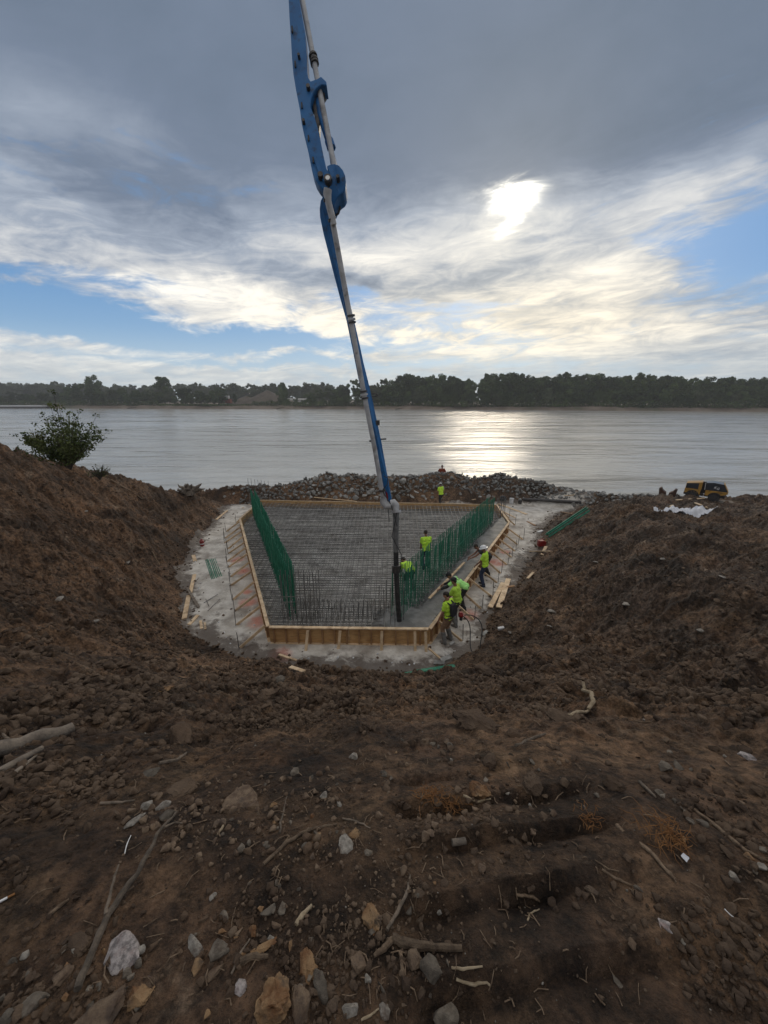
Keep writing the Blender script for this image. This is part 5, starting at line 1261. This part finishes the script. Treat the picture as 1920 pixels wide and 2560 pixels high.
def build_foreground():
    # log with splintered underside at the left edge
    g0, g1 = GR(-40, 1905, 1, 6), GR(188, 1835, 1, 6); g0.z += .05; g1.z += .05; e = empty('driftwood_log', g0, 'weathered grey split log lying at the left edge of the foreground', 'log')
    P = [g0.lerp(g1, i/8)+Vector((0, 0, .012*math.sin(i*1.7))) for i in range(9)]
    MB().tube(P, [.045, .045, .046, .042, .040, .043, .040, .036, .030], 14).build('trunk', M['oldwood'], e, True)
    a0, a1 = GR(-20, 1950, 1, 6), GR(110, 1880, 1, 6); a0.z += .02; a1.z += .03; MB().tube([a0, a0.lerp(a1, .5), a1], [.022, .020, .014], 9).build('splinter', M['oldwood'], e, True)
    a0, a1 = GR(-20, 1985, 1, 6), GR(95, 1895, 1, 6); a0.z += .01; a1.z += .02; MB().tube([a0, a0.lerp(a1, .5), a1], [.014, .012, .006], 9).build('splinter', M['oldwood'], e, True)
    S = M['stick']; O = M['stickgrey']; Pp = M['paleroot']
    # long forked stick
    e = bent(dd_([(170, 2140), (205, 2060), (232, 1985), (300, 1900, .02), (345, 1820, .03), (383, 1762, .01)]), [.010, .011, .009, .007, .005], M['stickgrey'], 'forked_stick', 'long forked brown stick running diagonally beside the speckled granite stone', 'stick', .012)
    tw = bent(dd_([(232, 1985, .01), (245, 1930, .02), (262, 1885, .03)]), [.006, .003], M['stickgrey'], 'fork', None, None, .012); tw.parent = e
    tw = bent(dd_([(355, 1800, .02), (380, 1790, .02), (400, 1783)]), [.004, .002], M['stickgrey'], 'fork', None, None, .012); tw.parent = e
    L = [([(218, 1737), (255, 1736), (292, 1731)], .006, O, 'thin straight stick pointing right at the small pale blocks'),
         ([(345, 1652), (380, 1645), (403, 1629)], .010, O, 'curved grey stick beside the dark flat slab'),
         ([(268, 1848), (275, 1822), (283, 1805)], .002, M['letter'], 'fine white straw lying upright on bare soil'),
         ([(604, 1800), (610, 1760), (620, 1722)], .005, O, 'slim grey stick standing upright in the middle foreground'),
         ([(570, 1868), (620, 1820), (680, 1790), (728, 1783)], .007, S, 'dark crooked twig running towards the flat reddish stone'),
         ([(835, 2012), (850, 1985), (880, 1930), (886, 1892)], .006, O, 'curved grey twig on the cleat prints'),
         ([(640, 2000), (655, 1978), (674, 1958)], .008, Pp, 'short bone pale stick in the near middle'),
         ([(848, 2030), (870, 2040), (920, 2050), (998, 2052)], .013, S, 'thick dark root lying level in the near ground'),
         ([(848, 2032), (830, 2052), (808, 2068)], .009, S, 'dark root stub pointing left below the rusty stone'),
         ([(865, 2060), (870, 2100), (882, 2150)], .006, S, 'dark twig pointing down under the thick root'),
         ([(975, 2092), (1000, 2094), (1042, 2090)], .0035, Pp, 'upper of two wavy pale roots in the near ground'),
         ([(985, 2118), (1015, 2128), (1052, 2124), (1060, 2132)], .004, Pp, 'lower of two wavy pale roots in the near ground'),
         ([(1258, 1484, .05), (1262, 1505, .05), (1280, 1525, .03), (1270, 1536)], .020, Pp, 'pale bent branch stub sticking up on the right bank'),
         ([(1210, 1552), (1240, 1545), (1272, 1537)], .013, Pp, 'pale flat branch lying against the bent stub on the right bank'),
         ([(1115, 1612), (1150, 1598), (1178, 1588)], .010, O, 'grey branch lying along the churned lip at right'),
         ([(1330, 1785), (1400, 1840), (1458, 1903)], .008, S, 'long dark stick pressed into the soil at right'),
         ([(1300, 1880), (1330, 1900), (1365, 1915)], .005, S, 'short dark twig left of the shiny shell at right'),
         ([(1380, 1690), (1398, 1708), (1416, 1724)], .007, O, 'short grey stick at upper right foreground'),
         ([(1500, 1752), (1550, 1790), (1610, 1840), (1660, 1865)], .007, S, 'dark branch near the right edge of the foreground'),
         ([(1565, 1965), (1590, 1990), (1600, 2000)], .002, M['letter'], 'fine white straw at the far right'),
         ([(740, 1770), (770, 1775), (800, 1790)], .004, O, 'small brown twig just above the flat stone'),
         ([(470, 1805), (480, 1790), (487, 1772)], .005, Pp, 'small pale twig curving below the large slab stone'),
         ([(1115, 1935), (1150, 1940), (1165, 1950)], .005, S, 'small dark twig on the cleat prints right of the wood plug'),
         ([(500, 2105), (520, 2060), (540, 2030)], .004, O, 'thin grey twig among the near left stones'),
         ([(520, 2080), (545, 2070), (580, 2068)], .009, S, 'short dark stick near the curved stone'),
         ([(105, 1980), (130, 1960), (150, 1945)], .006, S, 'dark twig pressed in the soil at lower left'),
         ([(1140, 1990), (1145, 1975), (1165, 1965)], .003, Pp, 'tiny pale root beyond the level root'),
         ([(0, 1560), (10, 1590), (28, 1610)], .010, O, 'small crooked branch at the left edge above the log'),
         ([(500, 1430), (502, 1445), (505, 1462)], .012, S, 'dark root sticking up at the left front of the pit'),
         ([(1000, 1720), (1030, 1735), (1060, 1728)], .006, Pp, 'pale root hooked round the pinkish stone'),
         ([(780, 2205), (800, 2196), (818, 2180)], .003, Pp, 'thin pale twig at the bottom centre')]
    for pts, r_, m, lab in L: bent(dd_(pts), [r_*.9, r_, r_*.55], m, 'stick', lab, 'stick', r_*.7)
    # slope sticks on the left
    for pts, r_, lab in (([(65, 988), (90, 996), (120, 1006)], .035, 'bare pale branch lying high on the left bank below the shrub'), ([(215, 1010), (222, 1018), (232, 1030)], .05, 'dark broken root sticking from the crest of the left bank'),
                      ([(240, 1037), (262, 1052), (282, 1062)], .06, 'dark splintered branch lying along the crest of the left bank'), ([(296, 1073), (306, 1079), (316, 1076)], .05, 'dark curled root tip on the crest above the stump'),
                      ([(300, 1170), (330, 1195), (345, 1222)], .03, 'thin curved root running down the left slope'), ([(1630, 1080, .05), (1638, 1076, .2), (1643, 1080, .05)], .05, 'black bent stub standing on the far right bench')):
        bent([(p[0]*D, p[1]*D)+tuple(p[2:]) for p in pts], [r_*.6, r_, r_*.4], M['oldwood'] if 'pale' in lab else M['stick'], 'branch', lab, 'branch', r_*.4)
    # tufts of orange root fibre
    for (x, y, n, s, lab) in ((932, 1722, 60, .10, 'tuft of orange root fibres left of the pinkish stone'), (1440, 1805, 80, .13, 'large tuft of orange root fibres at right'), (1275, 1770, 26, .08, 'small tuft of brown root fibres right of centre'),
                              (975, 1740, 30, .09, 'thin hanging tuft of orange fibres below the pinkish stone')):
        g = GR(x*D, y*D, 1, 8); r = random.Random(int(x)); mb = MB()
        for i in range(n):
            a = r.uniform(0, 6.28); q = g+Vector((r.gauss(0, s*.30), r.gauss(0, s*.22), .008)); L_ = r.uniform(.25, .6)*s; P = [q+Vector((math.cos(a)*L_*k/3+r.gauss(0, .006), math.sin(a)*L_*k/3+r.gauss(0, .006), .025*math.sin(k/3*3.1)*r.random())) for k in range(4)]
            mb.tube(P, [.0014, .0013, .001, .0006], 4)
        tag(mb.build('root_tuft', M['orangeroot'], None), lab, 'roots')
    # named stones: px, py (display), width px, height px, material, flatness, label
    ST = [(256, 2050, 75, 95, 'granite', .6, 'large speckled granite stone at lower left'), (420, 2037, 32, 55, 'stone_wh', .7, 'upright pale yellowish stone right of the granite'), (468, 2047, 42, 50, 'stone', .6, 'olive grey angular stone beside the pale yellowish one'),
          (803, 1975, 42, 62, 'rust', .7, 'rusty orange stone in the middle of the near ground'), (663, 2078, 36, 70, 'rust', .7, 'rusty upright stone near the bottom centre'), (588, 2158, 85, 100, 'rust', .8, 'largest ochre lumpy rock at the bottom edge'),
          (650, 2168, 46, 80, 'stone_br', .7, 'mottled brown rock right of the largest ochre one'), (690, 2130, 36, 72, 'stone', .6, 'smooth grey oval stone at the bottom centre'), (755, 2178, 38, 40, 'stone_wh', .7, 'small squarish tan stone at the bottom edge'),
          (718, 2172, 32, 36, 'stone_br', .7, 'small brown stone left of the squarish tan one'), (930, 2090, 54, 62, 'stone', .8, 'large grey faceted stone below the level root'), (893, 2072, 40, 48, 'stone_br', .7, 'brown rounded stone left of the grey faceted one'),
          (200, 2196, 120, 85, 'stone_br', .5, 'big flat brown slab at the bottom left edge'), (830, 2180, 34, 34, 'stone_wh', .4, 'flat pale angular chip at the bottom edge'), (965, 2188, 60, 70, 'stone', .7, 'dull triangular rock at the bottom edge'),
          (775, 2075, 36, 52, 'stone_br', .7, 'brown knobbly stone between the rusty and faceted stones'), (905, 2140, 30, 34, 'stone_br', .7, 'small orange brown stone under the faceted grey stone'), (575, 1968, 46, 24, 'stone', .8, 'dark curved stone among the near left pebbles'),
          (387, 1582, 46, 66, 'clod', .9, 'dark round boulder on the left of the churned lip'), (515, 1722, 88, 62, 'stone_br', .35, 'large flat brown slab left of centre'), (350, 1740, 34, 24, 'stone_wh', .8, 'top one of three pale wood like blocks'),
          (318, 1738, 32, 30, 'stone_wh', .8, 'middle one of three pale blocks left of the slab'), (290, 1772, 46, 22, 'stone_wh', .7, 'lowest of three pale blocks left of the slab'), (355, 1762, 38, 26, 'stone', .8, 'dark block touching the three pale blocks'),
          (322, 1668, 46, 24, 'stone', .25, 'dark thin slab tilted on the left soil'), (385, 1705, 70, 42, 'clod', .5, 'muddy flat rock above the pale blocks'), (1035, 1702, 48, 40, 'rust', .8, 'pinkish rough stone right of the orange fibres'),
          (1030, 1553, 105, 52, 'clod', .6, 'largest mud covered boulder on the churned lip'), (748, 1820, 38, 46, 'stone_wh', .25, 'flat reddish grey stone in the middle foreground'), (795, 1840, 22, 18, 'stone', .7, 'small dark stone right of the flat reddish one'),
          (766, 1800, 26, 22, 'rust', .8, 'small rusty stone touching the flat reddish one'), (763, 1632, 22, 20, 'stone_wh', .8, 'small black and white stone below the lip'), (635, 1665, 24, 26, 'stone', .7, 'grey brown stone left of centre under the lip'),
          (1617, 1635, 34, 22, 'granite', .6, 'white smooth stone near the right edge'), (1445, 2000, 36, 24, 'granite', .6, 'shiny grey stone at right foreground'), (1478, 2034, 18, 16, 'stone_wh', .6, 'small cream pebble below the shiny grey stone'),
          (1484, 1853, 24, 14, 'tarp', .2, 'shiny curved shell fragment at right'), (1282, 1926, 36, 20, 'stone_br', .8, 'smooth brown stone on the cleat prints'), (1155, 1690, 42, 52, 'clod', .8, 'dark lump right of the pinkish stone'),
          (1210, 1545, 60, 36, 'clod', .6, 'dark clod beside the pale branch'), (1340, 2128, 44, 12, 'stone', .4, 'flat dull stone in the near cleat print'), (1110, 1585, 34, 26, 'clod', .8, 'rounded clod on the lip under the grey branch'),
          (1060, 1640, 32, 40, 'clod', .8, 'dark pointed clod right of centre'), (600, 1467, 34, 24, 'stone', .8, 'round stone lying against the crest at left'), (575, 1500, 46, 34, 'clod', .8, 'brown boulder at the crest left of centre'),
          (590, 1738, 16, 14, 'rust', .8, 'tiny orange pebble right of the large slab'), (545, 1740, 30, 24, 'stone_br', .7, 'brown stone touching the large slab'), (460, 1935, 20, 14, 'stone_wh', .7, 'small cream stone above the olive grey one'),
          (545, 2010, 20, 26, 'rust', .8, 'small golden stone in the near left pebbles'), (460, 2098, 46, 24, 'stone_br', .6, 'knobbly orange brown stone under the olive grey one'), (300, 2150, 50, 50, 'rust', .8, 'rusty crumbly rock right of the big flat slab'),
          (165, 2035, 36, 60, 'clod', .6, 'dull brown stone under the long stick'), (570, 2045, 60, 22, 'rust', .5, 'orange brown bark like piece left of the rusty stones'), (20, 1990+200, 40, 40, 'stone', .7, 'grey stone at the lower left corner'),
          (70, 2160, 60, 46, 'stone', .6, 'slate coloured rock near the lower left corner'), (130, 2110, 50, 36, 'stone_br', .6, 'brown rock above the slate coloured one'), (520, 2130, 30, 36, 'granite', .5, 'pale flaky stone left of the ochre rock'),
          (355, 1488, 40, 14, 'rust', .8, 'bright orange clay lump on the left bank'), (1050, 1447, 60, 22, 'clod', .8, 'long clod above the pit rim right of the green bundle'), (1440, 1655, 30, 30, 'stone', .7, 'grey stone at upper right of the foreground'),
          (1470, 1650, 22, 30, 'stone', .6, 'narrow grey stone right beside another at upper right'), (1330, 1690, 46, 40, 'clod', .8, 'brown mound like clod right of centre'), (1380, 1920, 22, 12, 'stone', .8, 'tiny grey stone in the right soil')]
    for i, (x, y, w, h, m, fl_, lab) in enumerate(ST):
        px, py = x*D, min(y*D, 2556); g = GR(px, min(py+h*.35, 2600), .4, 12); t = (g-Vector((0, 0, CAMZ))).dot(FW); sx = w*D*t/FPX/2*.95; sy = h*D*t/FPX/2*.95
        mesh = rock_mesh(300+i, 3 if w > 60 else 2, .5 if m in ('rust', 'clod') else .28, {'rust': 24, 'clod': 28, 'granite': 18}.get(m, 17), .05, {'rust': 1.5, 'clod': 1.2, 'stone_br': .8}.get(m, .4), 60 if m in ('rust', 'clod') else 35)
        key = Vector((g.x, g.y, g.z)); mesh.materials.append(M[m]); o = bpy.data.objects.new('stone', mesh); C.objects.link(o)
        # a steep view: image height shows the depth of a low stone
        view = math.atan2(CAMZ-g.z, math.hypot(g.x, g.y)); hh = min(sx, sy)*fl_; dy = max(sy/ max(math.sin(view), .35)-hh*.4, sy*.6)
        o.scale = (sx*1.08, min(dy, sx*1.9)*1.08, max(hh, .35*min(sx, sy))); o.rotation_euler = (0, 0, -math.atan2(g.x, g.y)+random.uniform(-.2, .2)); o.location = (g.x, g.y+min(dy, sx*1.9)*.3, g.z+o.scale[2]*.15)
        tag(o, lab, 'stone')
    # small anonymous stones
    r = random.Random(17); n = 0
    zones = [((420, 980), (1900, 2200), 70), ((0, 330), (2040, 2212), 40), ((480, 760), (1680, 1850), 40), ((820, 1300), (1600, 1760), 50), ((1350, 1659), (1600, 1900), 30)]
    for (x0, x1), (y0, y1), k in zones:
        for _ in range(k):
            px, py = r.uniform(x0, x1)*D, r.uniform(y0, y1)*D; g = GR(px, py, .4, 12); s = r.uniform(.005, .015)*(1+g.y*.5)
            m = r.choice(['stone', 'stone_br', 'clod', 'stone', 'clod', 'rust', 'stone_wh', 'stone'])
            if m in ('rust', 'stone_wh') and r.random() < .5: m = 'clod'
            rock('pebble', r.choice((ROCKS, RIP, RIP))[r.randrange(8)], M[m], g, (s*r.uniform(.8, 1.3), s, s*r.uniform(.6, .9)), (r.uniform(-.4, .4), r.uniform(-.4, .4), r.uniform(0, 6.28)), 'small loose stone lying in the foreground dirt', 'pebble', 'loose stones of the foreground', .42)
    # wood plug, cigarette
    g = GR(1130, 2112, .5, 6); g2 = GR(1163, 2108, .5, 6); g.z += .012; g2.z += .012
    tag(MB().tube([g, g2], .012, 14).build('wood_plug', M['oldwood'], None, True, bevel=0), 'short cut round of wood lying on the cleat prints', 'wood piece')
    a, b = GR(-8, 2262, .4, 4), GR(38, 2238, .4, 4); a.z += .006; b.z += .006; e = empty('cigarette', a, 'cigarette stub with orange filter at the left edge of the foreground', 'cigarette')
    MB().tube([a, a.lerp(b, .58)], .004, 10).build('paper', M['letter'], e, True); MB().tube([a.lerp(b, .585), b], .0041, 10).build('filter', M['orangeroot'], e, True)
    # straw and fibre litter
    mb = MB(); r = random.Random(77)
    for _ in range(620):
        a = r.uniform(-1, 1); q = math.exp(r.uniform(math.log(.45), math.log(5.5))); x, y = q*math.sin(a), q*math.cos(a)
        mb_a = r.uniform(0, 6.28); L_ = r.uniform(.015, .06)*(.6+.4*q); mb.v and None
        z = 0; P = [(x, y), (x+math.cos(mb_a)*L_*.5+r.gauss(0, L_*.1), y+math.sin(mb_a)*L_*.5+r.gauss(0, L_*.1)), (x+math.cos(mb_a)*L_, y+math.sin(mb_a)*L_)]
        STR.append((P, r.uniform(.0009, .0024)*(.7+.3*q)))
    hz = H([p[0] for P, _ in STR for p in P], [p[1] for P, _ in STR for p in P])
    for i, (P, rad) in enumerate(STR): mb.tube([(p[0], p[1], hz[i*3+k]+rad+(.006 if k == 1 else .001)) for k, p in enumerate(P)], rad, 4)
    tag(mb.build('twig_litter', M['stick'], None), 'fine twigs and fibres strewn over the foreground soil', 'twigs', kind='stuff')
STR = []
build_foreground()

# ------------------------------------------------------------------ things of the far bank
def build_far_things():
    # barge landing at the far left
    p = PY(52, 1012, float(shore_y(-380))-6); e = empty('barge', (p.x, p.y, -1.2), 'pale flat barge moored at the far left of the opposite bank', 'barge')
    c = Vector((p.x, p.y, -1.2)); MB().prism([c+Vector(v) for v in ((-27, 0, 0), (27, 0, 0), (29, 0, 1.6), (-29, 0, 1.6))], (0, 8, 0)).build('hull', M['dsteel'], e)
    MB().bar(c+Vector((-24, 0, 2.4)), c+Vector((24, 0, 2.4)), 6, 1.5).build('cover', M['white'], e, bevel=.2)
    # sand piles
    for (px, top, w, lab) in ((668, 975, 95, 'tan pile of sand standing on the far bank left of the boom'), (615, 990, 70, 'lower tan sand pile left of the main one on the far bank')):
        Y = 425.0; q = PY(px, top, Y); h = q.z-3; rr = w*Y/FPX/2*1.05; V = []; F = []; n = 40
        for k in range(7):
            t = k/6
            for j in range(n): a = 2*math.pi*j/n; d = rr*t*(1+.15*mn.noise(Vector((math.cos(a)*2, math.sin(a)*2, px)))); V.append((q.x+d*math.cos(a)*1.5, Y+d*math.sin(a), 3+h*(1-t)**1.1))
        for k in range(6):
            for j in range(n): j2 = (j+1) % n; F.append((k*n+j, (k+1)*n+j, (k+1)*n+j2, k*n+j2))
        tag(MB().add(V, F).build('sand_pile', M['sand'], None, True), lab, 'sand pile')
    # red plant, mast and white shed
    q = PY(562, 985, 410); e = empty('loading_plant', (q.x, 410, 3), 'small red loading plant among trees on the far bank', 'machine')
    MB().bar((q.x-6, 410, 6), (q.x+6, 410, 6), 5, 4).build('hopper', M['redcloth'], e); MB().bar((q.x-3, 410, 10), (q.x+4, 410, 10), 4, 3).build('cabin', M['white'], e)
    for s in (-5, 5): MB().bar((q.x+s, 408, 2.5), (q.x+s, 408, 4.1), .6, .6, (0, 1, 0)).build('leg', M['dsteel'], e)
    MB().bar((q.x+7, 410, 6), (q.x+26, 410, 14), 1.4, 1.0).build('conveyor', M['dsteel'], e)
    q = PY(541, 958, 420); tag(MB().tube([(q.x, 420, 2), (q.x, 420, q.z)], [.7, .4], 6).build('mast', M['dsteel'], None), 'thin dark mast rising above the trees on the far bank', 'mast')
    q = PY(745, 992, 450); e = empty('shed', (q.x, 450, 3), 'long low white shed on the far bank left of the boom', 'shed')
    MB().bar((q.x-14, 450, 5), (q.x+14, 450, 5), 8, 4).build('wall', M['white'], e); MB().prism([(q.x, 445, 7), (q.x, 455, 7), (q.x, 450, 9)], (30, 0, 0)).build('roof', M['riprap'], e)
    for px, w in ((330, 26), (1005, 30), (700, 18), (1120, 20)):
        Y = float(shore_y(ray(px, 1020).x*380))-1; q = PY(px, 1014, Y); a = Vector((q.x-w*.2, Y, -.9)); b = Vector((q.x+w*.2, Y+3, .5))
        tag(MB().tube([a, a.lerp(b, .5)+Vector((0, 0, .3)), b], [.5, .4, .25], 6).build('drift_log', M['oldwood'], None), 'pale drift log stranded at the water line of the far bank', 'log', 'drift logs on the far shore')
M['sand'] = mat('sand', (.09, .072, .055), (.13, .105, .08), .2, .95)
build_far_things()

# ------------------------------------------------------------------ hazy river air
def build_haze():
    m = bpy.data.materials.new('haze'); m.use_nodes = True; t = m.node_tree; t.nodes.remove(t.nodes['Principled BSDF'])
    v = t.nodes.new('ShaderNodeVolumePrincipled'); v.inputs['Density'].default_value = .00035; v.inputs['Color'].default_value = (.93, .95, .98, 1); v.inputs['Anisotropy'].default_value = .25
    t.links.new(v.outputs[0], t.nodes['Material Output'].inputs['Volume'])
    tag(MB().bar((0, -60, 26), (0, 760, 26), 2400, 64).build('haze', m, None), 'thin pale haze hanging over the river', 'haze', kind='stuff')
build_haze()
